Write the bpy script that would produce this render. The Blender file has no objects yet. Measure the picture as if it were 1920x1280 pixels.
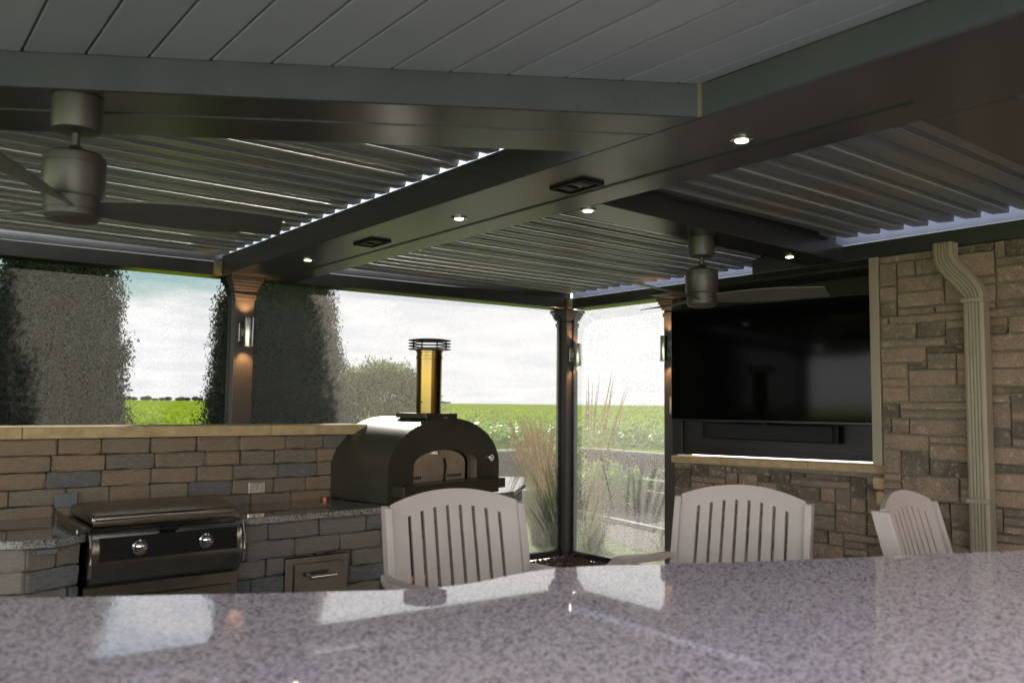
import bpy, bmesh, math, random
import numpy as np
from mathutils import Vector, Matrix
random.seed(7); rng = np.random.default_rng(7)
S = bpy.context.scene; COL = S.collection
R = math.radians

# ------------------------------------------------------------------ camera
F = 1567.0; ZC = 1.5
roll = 0.0108; pitch = math.atan(117 / F); yaw = R(38.2)
fw0 = Vector((math.sin(yaw), math.cos(yaw), 0)); rt0 = Vector((math.cos(yaw), -math.sin(yaw), 0)); up0 = Vector((0, 0, 1))
fw = fw0 * math.cos(pitch) + up0 * math.sin(pitch); up1 = -fw0 * math.sin(pitch) + up0 * math.cos(pitch)
rt = rt0 * math.cos(roll) + up1 * math.sin(roll); up = up1 * math.cos(roll) - rt0 * math.sin(roll)
cd = bpy.data.cameras.new('camera'); cam = bpy.data.objects.new('camera', cd); COL.objects.link(cam)
m = Matrix((rt, up, -fw)).transposed().to_4x4(); m.translation = Vector((0, 0, ZC)); cam.matrix_world = m
cd.sensor_width = 36; cd.lens = F / 1920 * 36; cd.clip_end = 9000; cd.clip_start = 0.05
cd.dof.use_dof = True; cd.dof.focus_distance = 6.2; cd.dof.aperture_fstop = 3.2
S.camera = cam

OX, OY = 7.0, 2.0
# ------------------------------------------------------------------ world, sun, exposure
SUN_AZ, SUN_EL = R(26), R(24)
w = bpy.data.worlds.new('World'); S.world = w; w.use_nodes = True
nt = w.node_tree; nt.nodes.clear(); N = nt.nodes; L = nt.links
out = N.new('ShaderNodeOutputWorld'); bg = N.new('ShaderNodeBackground'); sky = N.new('ShaderNodeTexSky')
sky.sky_type = 'NISHITA'; sky.sun_disc = False; sky.sun_elevation = SUN_EL; sky.sun_rotation = SUN_AZ; sky.dust_density = 0.15; sky.air_density = 1.6; sky.ozone_density = 2.0
tc = N.new('ShaderNodeTexCoord'); sep = N.new('ShaderNodeSeparateXYZ'); L.new(tc.outputs['Generated'], sep.inputs[0])
def wm(op, a, b=None):
    n = N.new('ShaderNodeMath'); n.operation = op
    for i, x in enumerate((a, b)):
        if x is None: continue
        if isinstance(x, (int, float)): n.inputs[i].default_value = x
        else: L.new(x, n.inputs[i])
    return n.outputs[0]
zz = wm('ADD', wm('MAXIMUM', sep.outputs[2], 0.0), 0.10)
cx = wm('DIVIDE', sep.outputs[0], zz); cy = wm('DIVIDE', sep.outputs[1], zz)
cmb = N.new('ShaderNodeCombineXYZ'); L.new(cx, cmb.inputs[0]); L.new(cy, cmb.inputs[1])
no = N.new('ShaderNodeTexNoise'); no.inputs['Scale'].default_value = 0.9; no.inputs['Detail'].default_value = 9; no.inputs['Roughness'].default_value = 0.56
shv = N.new('ShaderNodeVectorMath'); shv.inputs[1].default_value = (OX, OY, 0); L.new(cmb.outputs[0], shv.inputs[0]); L.new(shv.outputs[0], no.inputs['Vector'])
# cloud cover: solid bank low down and towards the sun side (+X), broken higher up
low = N.new('ShaderNodeMapRange'); low.interpolation_type = 'SMOOTHSTEP'; L.new(sep.outputs[2], low.inputs[0])
low.inputs[1].default_value = 0.075; low.inputs[2].default_value = 0.105; low.inputs[3].default_value = 0.30; low.inputs[4].default_value = -0.11
side = N.new('ShaderNodeMapRange'); side.interpolation_type = 'SMOOTHSTEP'; L.new(wm('ARCTAN2', sep.outputs[0], sep.outputs[1]), side.inputs[0])
side.inputs[1].default_value = 0.34; side.inputs[2].default_value = 0.60; side.inputs[3].default_value = 0.0; side.inputs[4].default_value = 0.30
cov = wm('ADD', no.outputs[0], wm('MAXIMUM', low.outputs[0], side.outputs[0]))
cr = N.new('ShaderNodeValToRGB'); cr.color_ramp.elements[0].position = 0.43; cr.color_ramp.elements[1].position = 0.58; L.new(cov, cr.inputs[0])
shade = N.new('ShaderNodeTexNoise'); shade.inputs['Scale'].default_value = 1.7; shade.inputs['Detail'].default_value = 6; L.new(cmb.outputs[0], shade.inputs['Vector'])
cc = N.new('ShaderNodeValToRGB'); cc.color_ramp.elements[0].position = 0.3; cc.color_ramp.elements[0].color = (7.3, 7.5, 8.0, 1)
cc.color_ramp.elements[1].position = 0.62; cc.color_ramp.elements[1].color = (9.0, 8.95, 8.85, 1)
L.new(shade.outputs[0], cc.inputs[0])
dim = N.new('ShaderNodeMixRGB'); dim.blend_type = 'MULTIPLY'; dim.inputs[0].default_value = 1; L.new(sky.outputs[0], dim.inputs[1]); dim.inputs[2].default_value = (0.40, 0.50, 0.62, 1)
mx = N.new('ShaderNodeMixRGB'); L.new(cr.outputs[0], mx.inputs[0]); L.new(dim.outputs[0], mx.inputs[1]); L.new(cc.outputs[0], mx.inputs[2])
L.new(mx.outputs[0], bg.inputs[0]); bg.inputs[1].default_value = 0.10
L.new(bg.outputs[0], out.inputs[0])
sd = bpy.data.lights.new('sun', 'SUN'); sd.energy = 4.4; sd.angle = R(0.6); sd.color = (1.0, 0.93, 0.82)
sun = bpy.data.objects.new('sun', sd); COL.objects.link(sun)
sdir = Vector((math.sin(SUN_AZ) * math.cos(SUN_EL), math.cos(SUN_AZ) * math.cos(SUN_EL), math.sin(SUN_EL)))
sun.rotation_euler = sdir.to_track_quat('Z', 'Y').to_euler()
S.view_settings.view_transform = 'Standard'; S.view_settings.look = 'None'; S.view_settings.exposure = 3.0; S.view_settings.gamma = 1
S.render.engine = 'CYCLES'
S.cycles.max_bounces = 10; S.cycles.transparent_max_bounces = 24; S.cycles.diffuse_bounces = 6
S.cycles.sample_clamp_indirect = 6.0

# ------------------------------------------------------------------ materials
MATS = {}
def mat(name, col, rough=0.6, metal=0.0, var=0.0, vscale=8.0, col2=None, bump=0.0, bscale=60.0, obj_var=0.0, coat=0.0, spec=0.5, ramp=(0.35, 0.65), hue=0.0, emit=None, trans=0.0):
    if name in MATS: return MATS[name]
    M = bpy.data.materials.new(name); M.use_nodes = True; n = M.node_tree.nodes; l = M.node_tree.links
    b = n['Principled BSDF']
    b.inputs['Roughness'].default_value = rough; b.inputs['Metallic'].default_value = metal
    b.inputs['Coat Weight'].default_value = coat; b.inputs['Specular IOR Level'].default_value = spec
    b.inputs['Base Color'].default_value = (*col, 1)
    t = n.new('ShaderNodeTexCoord')
    cur = None
    if col2 is not None or var:
        nz = n.new('ShaderNodeTexNoise'); nz.inputs['Scale'].default_value = vscale; nz.inputs['Detail'].default_value = 7; nz.inputs['Roughness'].default_value = 0.6
        l.new(t.outputs['Object'], nz.inputs['Vector'])
        rp = n.new('ShaderNodeValToRGB'); rp.color_ramp.elements[0].position = ramp[0]; rp.color_ramp.elements[1].position = ramp[1]
        c2 = col2 or tuple(c * (1 - var) for c in col)
        rp.color_ramp.elements[0].color = (*col, 1); rp.color_ramp.elements[1].color = (*c2, 1)
        l.new(nz.outputs[0], rp.inputs[0]); cur = rp.outputs[0]
    if obj_var or hue:
        oi = n.new('ShaderNodeObjectInfo'); hs = n.new('ShaderNodeHueSaturation')
        mr = n.new('ShaderNodeMapRange'); l.new(oi.outputs['Random'], mr.inputs[0]); mr.inputs[3].default_value = 1 - obj_var; mr.inputs[4].default_value = 1 + obj_var
        l.new(mr.outputs[0], hs.inputs['Value'])
        if hue:
            m1 = n.new('ShaderNodeMath'); m1.operation = 'MULTIPLY'; m1.inputs[1].default_value = 17.31; l.new(oi.outputs['Random'], m1.inputs[0])
            m2 = n.new('ShaderNodeMath'); m2.operation = 'FRACT'; l.new(m1.outputs[0], m2.inputs[0])
            m3 = n.new('ShaderNodeMapRange'); l.new(m2.outputs[0], m3.inputs[0]); m3.inputs[3].default_value = 1 - hue; m3.inputs[4].default_value = 1 + hue
            l.new(m3.outputs[0], hs.inputs['Saturation'])
        if cur: l.new(cur, hs.inputs['Color'])
        else: hs.inputs['Color'].default_value = (*col, 1)
        cur = hs.outputs[0]
    if cur: l.new(cur, b.inputs['Base Color'])
    if bump:
        bz = n.new('ShaderNodeTexNoise'); bz.inputs['Scale'].default_value = bscale; bz.inputs['Detail'].default_value = 8; bz.inputs['Roughness'].default_value = 0.65
        l.new(t.outputs['Object'], bz.inputs['Vector'])
        bp = n.new('ShaderNodeBump'); bp.inputs['Strength'].default_value = min(1, bump); bp.inputs['Distance'].default_value = 0.01 * max(1, bump)
        l.new(bz.outputs[0], bp.inputs['Height']); l.new(bp.outputs[0], b.inputs['Normal'])
    if emit: b.inputs['Emission Color'].default_value = (*emit[0], 1); b.inputs['Emission Strength'].default_value = emit[1]
    if trans:
        tr = n.new('ShaderNodeBsdfTranslucent'); ms = n.new('ShaderNodeMixShader'); ms.inputs[0].default_value = trans
        if cur: l.new(cur, tr.inputs[0])
        else: tr.inputs[0].default_value = (*col, 1)
        l.new(b.outputs[0], ms.inputs[1]); l.new(tr.outputs[0], ms.inputs[2]); l.new(ms.outputs[0], n['Material Output'].inputs[0])
    MATS[name] = M; return M

BRONZE = mat('bronze_aluminium', (0.036, 0.037, 0.038), 0.26, 0.30, col2=(0.046, 0.046, 0.045), vscale=3, spec=1.0, bump=0.06, bscale=9)
POSTM = mat('post_aluminium', (0.055, 0.050, 0.046), 0.38, col2=(0.066, 0.06, 0.054), vscale=3, bump=0.05, bscale=20)
LOUV = mat('louver_aluminium', (0.21, 0.24, 0.25), 0.36, 0.3, col2=(0.27, 0.25, 0.215), vscale=1.3)
GUTTER = mat('gutter_white', (0.62, 0.64, 0.68), 0.5)
GUTTERB = mat('gutter_blue_grey', (0.09, 0.098, 0.135), 0.6)  # tone stands in for dim bluish sky light on the right gutters
SOFFIT = mat('soffit_paint', (0.215, 0.24, 0.25), 0.40, col2=(0.24, 0.26, 0.265), vscale=1.4, obj_var=0.05, bump=0.05, bscale=30)
FASCIA = mat('fascia_paint', (0.050, 0.055, 0.064), 0.6, spec=0.3, col2=(0.062, 0.066, 0.074), vscale=5, bump=0.15, bscale=60)
FANM = mat('fan_graphite', (0.085, 0.078, 0.070), 0.42, 0.6, var=0.15, vscale=5)
FANB = mat('fan_blade_graphite', (0.075, 0.07, 0.06), 0.45, 0.1, var=0.2, vscale=6)
STEEL = mat('brushed_steel', (0.58, 0.56, 0.52), 0.22, 1.0, col2=(0.50, 0.49, 0.46), vscale=30)
DSTEEL = mat('dark_brushed_steel', (0.27, 0.255, 0.225), 0.24, 1.0, col2=(0.22, 0.21, 0.19), vscale=12)
CHROME = mat('polished_steel', (0.55, 0.53, 0.50), 0.10, 1.0)
BLACK = mat('black_plastic', (0.006, 0.006, 0.006), 0.45, spec=0.18)
SCREENG = mat('television_glass', (0.002, 0.002, 0.002), 0.07, spec=0.08)
TVFRAME = mat('television_bezel', (0.012, 0.013, 0.015), 0.3, 0.3)
PANEL = mat('media_panel_paint', (0.020, 0.018, 0.016), 0.45, var=0.2, vscale=4)
CLOTHG = mat('speaker_cloth', (0.008, 0.008, 0.008), 0.9)
TAN = mat('tan_trim_paint', (0.31, 0.255, 0.175), 0.42, var=0.12, vscale=6)
CAPM = mat('tan_cast_stone', (0.50, 0.36, 0.19), 0.85, col2=(0.36, 0.25, 0.13), vscale=14, bump=0.5, bscale=70, obj_var=0.06)
MORTAR = mat('mortar', (0.25, 0.225, 0.165), 0.95, var=0.3, vscale=30, bump=0.6, bscale=120)
JOINT = mat('dark_joint', (0.035, 0.03, 0.026), 0.95, var=0.3, vscale=30)
OVENM = mat('oven_black_enamel', (0.058, 0.051, 0.036), 0.30, 0.25, var=0.2, vscale=4, bump=0.05, bscale=14)
CHAIRM = mat('chair_polymer', (0.42, 0.345, 0.31), 0.42, var=0.06, vscale=5, bump=0.05, bscale=200)
WOODG = mat('orange_board', (0.75, 0.30, 0.03), 0.6, var=0.2, vscale=20)
MULCH = mat('mulch_bark', (0.06, 0.035, 0.025), 0.95, obj_var=0.4, var=0.5, vscale=40)
PATIO = mat('patio_paver_floor', (0.42, 0.38, 0.34), 0.85, var=0.25, vscale=3, bump=0.4, bscale=40)
CONC = mat('pale_concrete', (0.55, 0.53, 0.49), 0.85, var=0.15, vscale=4, bump=0.3, bscale=60)
WALLB = mat('grey_retaining_block', (0.20, 0.19, 0.18), 0.9, var=0.25, vscale=6, bump=0.5, bscale=50, obj_var=0.12)
GRASSM = mat('lawn_grass', (0.09, 0.15, 0.03), 0.9, col2=(0.13, 0.19, 0.04), vscale=2.0, bump=0.8, bscale=30)
FIELD = mat('soybean_field', (0.235, 0.33, 0.02), 0.95, spec=0.0, col2=(0.185, 0.28, 0.018), vscale=0.35, bump=1.0, bscale=6, ramp=(0.3, 0.7))
CORN = mat('ripe_corn_field', (0.42, 0.28, 0.09), 0.9, var=0.2, vscale=0.05)
SOY = mat('soy_leaves', (0.27, 0.38, 0.02), 0.8, spec=0.1, col2=(0.34, 0.46, 0.03), vscale=0.8, trans=0.5)
VEG = mat('kale_leaves', (0.20, 0.38, 0.04), 0.5, col2=(0.38, 0.52, 0.14), vscale=5, trans=0.45)
ARB = mat('arborvitae_foliage', (0.018, 0.036, 0.014), 0.75, col2=(0.045, 0.080, 0.020), vscale=3.5, trans=0.22)
WILL = mat('willow_foliage', (0.16, 0.20, 0.07), 0.7, col2=(0.24, 0.28, 0.10), vscale=2, trans=0.45)
FAROAK = mat('far_tree_foliage', (0.05, 0.075, 0.04), 0.9, var=0.4, vscale=0.4)
BARK = mat('bark', (0.10, 0.07, 0.05), 0.95, var=0.4, vscale=20, bump=0.8, bscale=40)
GBLADE = mat('grass_blades', (0.13, 0.20, 0.05), 0.6, col2=(0.22, 0.24, 0.07), vscale=3, trans=0.4)
PLUME = mat('seed_plumes', (0.80, 0.54, 0.13), 0.8, var=0.3, vscale=20, trans=0.4)
LED = mat('lamp_led', (1, 1, 1), 0.4, emit=((1.0, 0.86, 0.66), 6.0))
GLOWSTRIP = mat('glow_strip', (1, 1, 1), 0.4, emit=((1.0, 0.92, 0.90), 0.5))
GREYP = mat('grey_plastic_cover', (0.13, 0.135, 0.14), 0.5, var=0.1)
SWITCHM = mat('switch_plate', (0.40, 0.37, 0.31), 0.5)
COPPER = mat('copper_fitting', (0.30, 0.12, 0.06), 0.35, 1.0)
WHITEP = mat('gauge_face', (0.75, 0.74, 0.70), 0.4)

def brass_pipe():
    M = mat('warm_chimney_steel', (0.21, 0.135, 0.030), 0.17, 1.0, col2=(0.15, 0.115, 0.05), vscale=6)
    return M
PIPE = brass_pipe()

def block_mat(name, stops, rough=0.9, bump=0.9, bscale=45, blotch=7.0, light=(0.36, 0.30, 0.22), grain=(0.55, 1.28)):
    """masonry piece: base tint picked per object, blotches, pale scuffs"""
    M = bpy.data.materials.new(name); M.use_nodes = True; n = M.node_tree.nodes; l = M.node_tree.links; b = n['Principled BSDF']
    b.inputs['Roughness'].default_value = rough
    t = n.new('ShaderNodeTexCoord'); oi = n.new('ShaderNodeObjectInfo'); va = n.new('ShaderNodeVectorMath'); va.operation = 'ADD'
    sc = n.new('ShaderNodeMath'); sc.operation = 'MULTIPLY'; sc.inputs[1].default_value = 37.0; l.new(oi.outputs['Random'], sc.inputs[0])
    l.new(t.outputs['Object'], va.inputs[0]); l.new(sc.outputs[0], va.inputs[1])
    nz = n.new('ShaderNodeTexNoise'); nz.inputs['Scale'].default_value = blotch; nz.inputs['Detail'].default_value = 6; l.new(va.outputs[0], nz.inputs['Vector'])
    ad = n.new('ShaderNodeMath'); ad.operation = 'MULTIPLY_ADD'; l.new(nz.outputs[0], ad.inputs[0]); ad.inputs[1].default_value = 1.1; 
    s2 = n.new('ShaderNodeMath'); s2.operation = 'SUBTRACT'; l.new(oi.outputs['Random'], s2.inputs[0]); s2.inputs[1].default_value = 0.55; l.new(s2.outputs[0], ad.inputs[2])
    rp = n.new('ShaderNodeValToRGB'); e = rp.color_ramp.elements
    e[0].position = stops[0][0]; e[0].color = (*stops[0][1], 1); e[1].position = stops[-1][0]; e[1].color = (*stops[-1][1], 1)
    for p, c in stops[1:-1]: k = e.new(p); k.color = (*c, 1)
    l.new(ad.outputs[0], rp.inputs[0])
    n2 = n.new('ShaderNodeTexNoise'); n2.inputs['Scale'].default_value = 26; n2.inputs['Detail'].default_value = 9; n2.inputs['Roughness'].default_value = 0.7; l.new(va.outputs[0], n2.inputs['Vector'])
    r2 = n.new('ShaderNodeValToRGB'); r2.color_ramp.elements[0].position = 0.53; r2.color_ramp.elements[1].position = 0.68; l.new(n2.outputs[0], r2.inputs[0])
    mz = n.new('ShaderNodeMath'); mz.operation = 'MULTIPLY'; mz.inputs[1].default_value = 0.7; l.new(r2.outputs[0], mz.inputs[0])
    mm = n.new('ShaderNodeMixRGB'); l.new(mz.outputs[0], mm.inputs[0]); l.new(rp.outputs[0], mm.inputs[1]); mm.inputs[2].default_value = (*light, 1)
    n3 = n.new('ShaderNodeTexNoise'); n3.inputs['Scale'].default_value = 90; n3.inputs['Detail'].default_value = 5; l.new(va.outputs[0], n3.inputs['Vector'])
    r3 = n.new('ShaderNodeMapRange'); l.new(n3.outputs[0], r3.inputs[0]); r3.inputs[1].default_value = .3; r3.inputs[2].default_value = .7; r3.inputs[3].default_value = grain[0]; r3.inputs[4].default_value = grain[1]
    hv = n.new('ShaderNodeHueSaturation'); l.new(r3.outputs[0], hv.inputs['Value']); l.new(mm.outputs[0], hv.inputs['Color'])
    l.new(hv.outputs[0], b.inputs['Base Color'])
    bz = n.new('ShaderNodeTexNoise'); bz.inputs['Scale'].default_value = bscale; bz.inputs['Detail'].default_value = 9; bz.inputs['Roughness'].default_value = 0.68; l.new(va.outputs[0], bz.inputs['Vector'])
    bp = n.new('ShaderNodeBump'); bp.inputs['Strength'].default_value = bump; bp.inputs['Distance'].default_value = 0.012
    l.new(bz.outputs[0], bp.inputs['Height']); l.new(bp.outputs[0], b.inputs['Normal'])
    return M
BRICK = block_mat('tumbled_brick', [(0.05, (0.15, 0.145, 0.135)), (0.26, (0.21, 0.17, 0.13)), (0.45, (0.28, 0.195, 0.125)), (0.7, (0.32, 0.215, 0.135)), (0.95, (0.26, 0.20, 0.145))], bump=1.0, bscale=17, light=(0.46, 0.38, 0.29))
BASEB = block_mat('tumbled_base_brick', [(0.05, (0.17, 0.18, 0.19)), (0.35, (0.26, 0.25, 0.24)), (0.6, (0.33, 0.27, 0.22)), (0.95, (0.29, 0.26, 0.23))], bump=1.0, bscale=17, light=(0.5, 0.46, 0.41))
STONE = block_mat('ledge_stone', [(0.05, (0.11, 0.083, 0.058)), (0.3, (0.18, 0.130, 0.092)), (0.5, (0.26, 0.180, 0.125)), (0.75, (0.31, 0.208, 0.140)), (0.95, (0.22, 0.165, 0.122))], bump=0.75, bscale=48, blotch=5.0, light=(0.50, 0.40, 0.29), grain=(0.72, 1.18))

def granite(name, base, dark, scale, rough=0.03, mid=None):
    M = bpy.data.materials.new(name); M.use_nodes = True; n = M.node_tree.nodes; l = M.node_tree.links; b = n['Principled BSDF']
    b.inputs['Roughness'].default_value = rough; b.inputs['Specular IOR Level'].default_value = 1.0; b.inputs['Coat Weight'].default_value = 0.25; b.inputs['Coat Roughness'].default_value = 0.02
    t = n.new('ShaderNodeTexCoord')
    v = n.new('ShaderNodeTexVoronoi'); v.inputs['Scale'].default_value = scale; l.new(t.outputs['Object'], v.inputs['Vector'])
    sp = n.new('ShaderNodeSeparateColor'); l.new(v.outputs['Color'], sp.inputs[0])
    nz = n.new('ShaderNodeTexNoise'); nz.inputs['Scale'].default_value = scale * 0.35; nz.inputs['Detail'].default_value = 5; l.new(t.outputs['Object'], nz.inputs['Vector'])
    ad = n.new('ShaderNodeMath'); ad.operation = 'ADD'; l.new(sp.outputs[0], ad.inputs[0]); l.new(nz.outputs[0], ad.inputs[1])
    rp = n.new('ShaderNodeValToRGB'); e = rp.color_ramp.elements; e[0].position = 0.52; e[0].color = (*dark, 1); e[1].position = 1.0; e[1].color = (*base, 1)
    k = e.new(0.72); k.color = (*(mid or tuple((a + c) / 2 for a, c in zip(base, dark))), 1)
    dv = n.new('ShaderNodeMath'); dv.operation = 'MULTIPLY'; dv.inputs[1].default_value = 0.85; l.new(ad.outputs[0], dv.inputs[0]); l.new(dv.outputs[0], rp.inputs[0])
    l.new(rp.outputs[0], b.inputs['Base Color'])
    return M
GRAN = granite('pale_speckled_granite', (0.86, 0.75, 0.82), (0.22, 0.185, 0.205), 205, mid=(0.62, 0.52, 0.58))
GRANC = granite('counter_granite', (0.30, 0.28, 0.26), (0.05, 0.05, 0.05), 200, 0.06)

def mesh_fabric(name, open_, col, nscale, lo=0.85):
    """woven insect mesh: part of the light passes straight through the holes, the threads scatter the rest"""
    M = bpy.data.materials.new(name); M.use_nodes = True; n = M.node_tree.nodes; l = M.node_tree.links
    n.remove(n['Principled BSDF']); o = n['Material Output']
    tr = n.new('ShaderNodeBsdfTransparent'); tl = n.new('ShaderNodeBsdfTranslucent'); df = n.new('ShaderNodeBsdfDiffuse')
    tl.inputs[0].default_value = (*col, 1); df.inputs[0].default_value = (*[c * 0.45 for c in col], 1)
    th = n.new('ShaderNodeMixShader'); th.inputs[0].default_value = 0.6; l.new(df.outputs[0], th.inputs[1]); l.new(tl.outputs[0], th.inputs[2])
    t = n.new('ShaderNodeTexCoord'); nz = n.new('ShaderNodeTexNoise'); nz.inputs['Scale'].default_value = nscale; nz.inputs['Detail'].default_value = 2; l.new(t.outputs['Object'], nz.inputs['Vector'])
    mr = n.new('ShaderNodeMapRange'); l.new(nz.outputs[0], mr.inputs[0]); mr.inputs[1].default_value = 0.38; mr.inputs[2].default_value = 0.62; mr.inputs[3].default_value = open_ * lo; mr.inputs[4].default_value = open_ * (2 - lo)
    n2 = n.new('ShaderNodeTexNoise'); n2.inputs['Scale'].default_value = 140; n2.inputs['Detail'].default_value = 1; l.new(t.outputs['Object'], n2.inputs['Vector'])
    gr_ = n.new('ShaderNodeMapRange'); l.new(n2.outputs[0], gr_.inputs[0]); gr_.inputs[1].default_value = 0.36; gr_.inputs[2].default_value = 0.64; gr_.inputs[3].default_value = 0.4; gr_.inputs[4].default_value = 1.65
    hv = n.new('ShaderNodeHueSaturation'); hv.inputs['Color'].default_value = (*col, 1); l.new(gr_.outputs[0], hv.inputs['Value']); l.new(hv.outputs[0], tl.inputs[0])  # speckled thread colour paints grain into the sun glare
    ms = n.new('ShaderNodeMixShader'); l.new(mr.outputs[0], ms.inputs[0]); l.new(th.outputs[0], ms.inputs[1]); l.new(tr.outputs[0], ms.inputs[2])
    l.new(ms.outputs[0], o.inputs[0]); return M
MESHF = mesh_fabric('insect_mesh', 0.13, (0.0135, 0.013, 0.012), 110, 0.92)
MESHC = mesh_fabric('insect_mesh_centre', 0.12, (0.026, 0.0245, 0.0225), 80, 0.92)  # centre and side copies have paler threads to paint in stronger sun glare
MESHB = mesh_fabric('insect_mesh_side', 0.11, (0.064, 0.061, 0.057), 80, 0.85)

# ------------------------------------------------------------------ mesh helpers
class MB:
    def __init__(s): s.v = []; s.f = []; s.sm = False
    def poly(s, vs, fs):
        o = len(s.v); s.v += [tuple(x) for x in vs]; s.f += [tuple(i + o for i in f) for f in fs]; return s
    def box(s, x0, x1, y0, y1, z0, z1):
        return s.poly([(x0, y0, z0), (x1, y0, z0), (x1, y1, z0), (x0, y1, z0), (x0, y0, z1), (x1, y0, z1), (x1, y1, z1), (x0, y1, z1)],
                      [(0, 3, 2, 1), (4, 5, 6, 7), (0, 1, 5, 4), (1, 2, 6, 5), (2, 3, 7, 6), (3, 0, 4, 7)])
    def prism(s, pts, z0, z1):
        k = len(pts); v = [(x, y, z0) for x, y in pts] + [(x, y, z1) for x, y in pts]
        a = sum(pts[i][0] * pts[(i + 1) % k][1] - pts[(i + 1) % k][0] * pts[i][1] for i in range(k))
        f = [tuple(range(k))[::-1], tuple(range(k, 2 * k))] + [(i, (i + 1) % k, k + (i + 1) % k, k + i) for i in range(k)]
        if a < 0: f = [q[::-1] for q in f]
        return s.poly(v, f)
    def extrude(s, prof, org, ax, bx, dx, length):
        """2-D profile (a,b) in axes ax,bx extruded along dx"""
        org, ax, bx, dx = map(Vector, (org, ax, bx, dx)); k = len(prof)
        v = [org + ax * a + bx * b for a, b in prof]; v += [q + dx * length for q in v]
        return s.poly(v, [tuple(range(k)), tuple(range(k, 2 * k))[::-1]] + [(i, k + i, k + (i + 1) % k, (i + 1) % k) for i in range(k)])
    def tube(s, path, r, seg=10, r1=None, cap=True):
        P = [Vector(p) for p in path]; o = len(s.v); n = len(P); r1 = r if r1 is None else r1
        for i, p in enumerate(P):
            d = (P[min(i + 1, n - 1)] - P[max(i - 1, 0)]).normalized()
            a = d.cross(Vector((0, 0, 1))); a = a.normalized() if a.length > 1e-3 else Vector((1, 0, 0)); b = d.cross(a).normalized()
            rr = r + (r1 - r) * i / max(1, n - 1)
            for k in range(seg):
                t = 2 * math.pi * k / seg; s.v.append(tuple(p + (a * math.cos(t) + b * math.sin(t)) * rr))
        for i in range(n - 1):
            for k in range(seg):
                a0 = o + i * seg + k; a1 = o + i * seg + (k + 1) % seg; s.f.append((a0, a1, a1 + seg, a0 + seg))
        if cap: s.f.append(tuple(range(o, o + seg))[::-1]); s.f.append(tuple(range(o + (n - 1) * seg, o + n * seg)))
        return s
    def lathe(s, prof, c=(0, 0, 0), seg=32, axis='Z'):
        """profile [(r,h)...] around axis through c"""
        o = len(s.v)
        for r, h in prof:
            for k in range(seg):
                t = 2 * math.pi * k / seg; a, b = r * math.cos(t), r * math.sin(t)
                q = (a, b, h) if axis == 'Z' else ((h, a, b) if axis == 'X' else (a, -h, b))
                s.v.append((c[0] + q[0], c[1] + q[1], c[2] + q[2]))
        for i in range(len(prof) - 1):
            for k in range(seg):
                a0 = o + i * seg + k; a1 = o + i * seg + (k + 1) % seg; s.f.append((a0, a1, a1 + seg, a0 + seg))
        if prof[0][0] > 1e-4: s.f.append(tuple(range(o, o + seg))[::-1])
        if prof[-1][0] > 1e-4: s.f.append(tuple(range(o + (len(prof) - 1) * seg, o + len(prof) * seg)))
        return s
    def xf(s, M): s.v = [tuple(M @ Vector(q)) for q in s.v]; return s

def fin(me, smooth):
    bm = bmesh.new(); bm.from_mesh(me); bmesh.ops.remove_doubles(bm, verts=bm.verts, dist=1e-5); bmesh.ops.recalc_face_normals(bm, faces=bm.faces)
    bm.to_mesh(me); bm.free()
    if smooth:
        me.polygons.foreach_set('use_smooth', [True] * len(me.polygons))
        me.set_sharp_from_angle(angle=R(35))

def tag(o, label=None, cat=None, group=None, kind=None):
    if label: o['label'] = label
    if cat: o['category'] = cat
    if group: o['group'] = group
    if kind: o['kind'] = kind
    return o
def empty(name, loc=(0, 0, 0), rz=0.0, **k):
    o = bpy.data.objects.new(name, None); o.location = loc; o.rotation_euler = (0, 0, rz); o.empty_display_size = 0.1; COL.objects.link(o); return tag(o, **k)
def build(mb, name, material, parent=None, world=True, smooth=False, bevel=0.0, seg=1, **k):
    """world=True: vertices are world coordinates, shifted under the unrotated parent's base point"""
    v = mb.v
    if parent is not None and world:
        pl = parent.matrix_basis.translation if parent.parent is None else parent.parent.matrix_basis.translation + parent.matrix_basis.translation
        v = [(a - pl[0], b - pl[1], c - pl[2]) for a, b, c in v]
    me = bpy.data.meshes.new(name); me.from_pydata(v, [], mb.f); fin(me, smooth)
    me.materials.append(material)
    o = bpy.data.objects.new(name, me); COL.objects.link(o); o.parent = parent
    if bevel:
        b = o.modifiers.new('bevel', 'BEVEL'); b.width = bevel; b.segments = seg; b.limit_method = 'ANGLE'; b.angle_limit = R(40)
    return tag(o, **k)
def copy_tree(o, parent=None):
    c = o.copy(); COL.objects.link(c); c.parent = parent
    for ch in o.children: copy_tree(ch, c)
    return c
def vert_arrays(name, V, Fc, material, parent=None, smooth=False, **k):
    me = bpy.data.meshes.new(name); me.from_pydata(V.tolist(), [], Fc.tolist()); me.materials.append(material)
    o = bpy.data.objects.new(name, me); COL.objects.link(o); o.parent = parent; return tag(o, **k)

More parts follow.
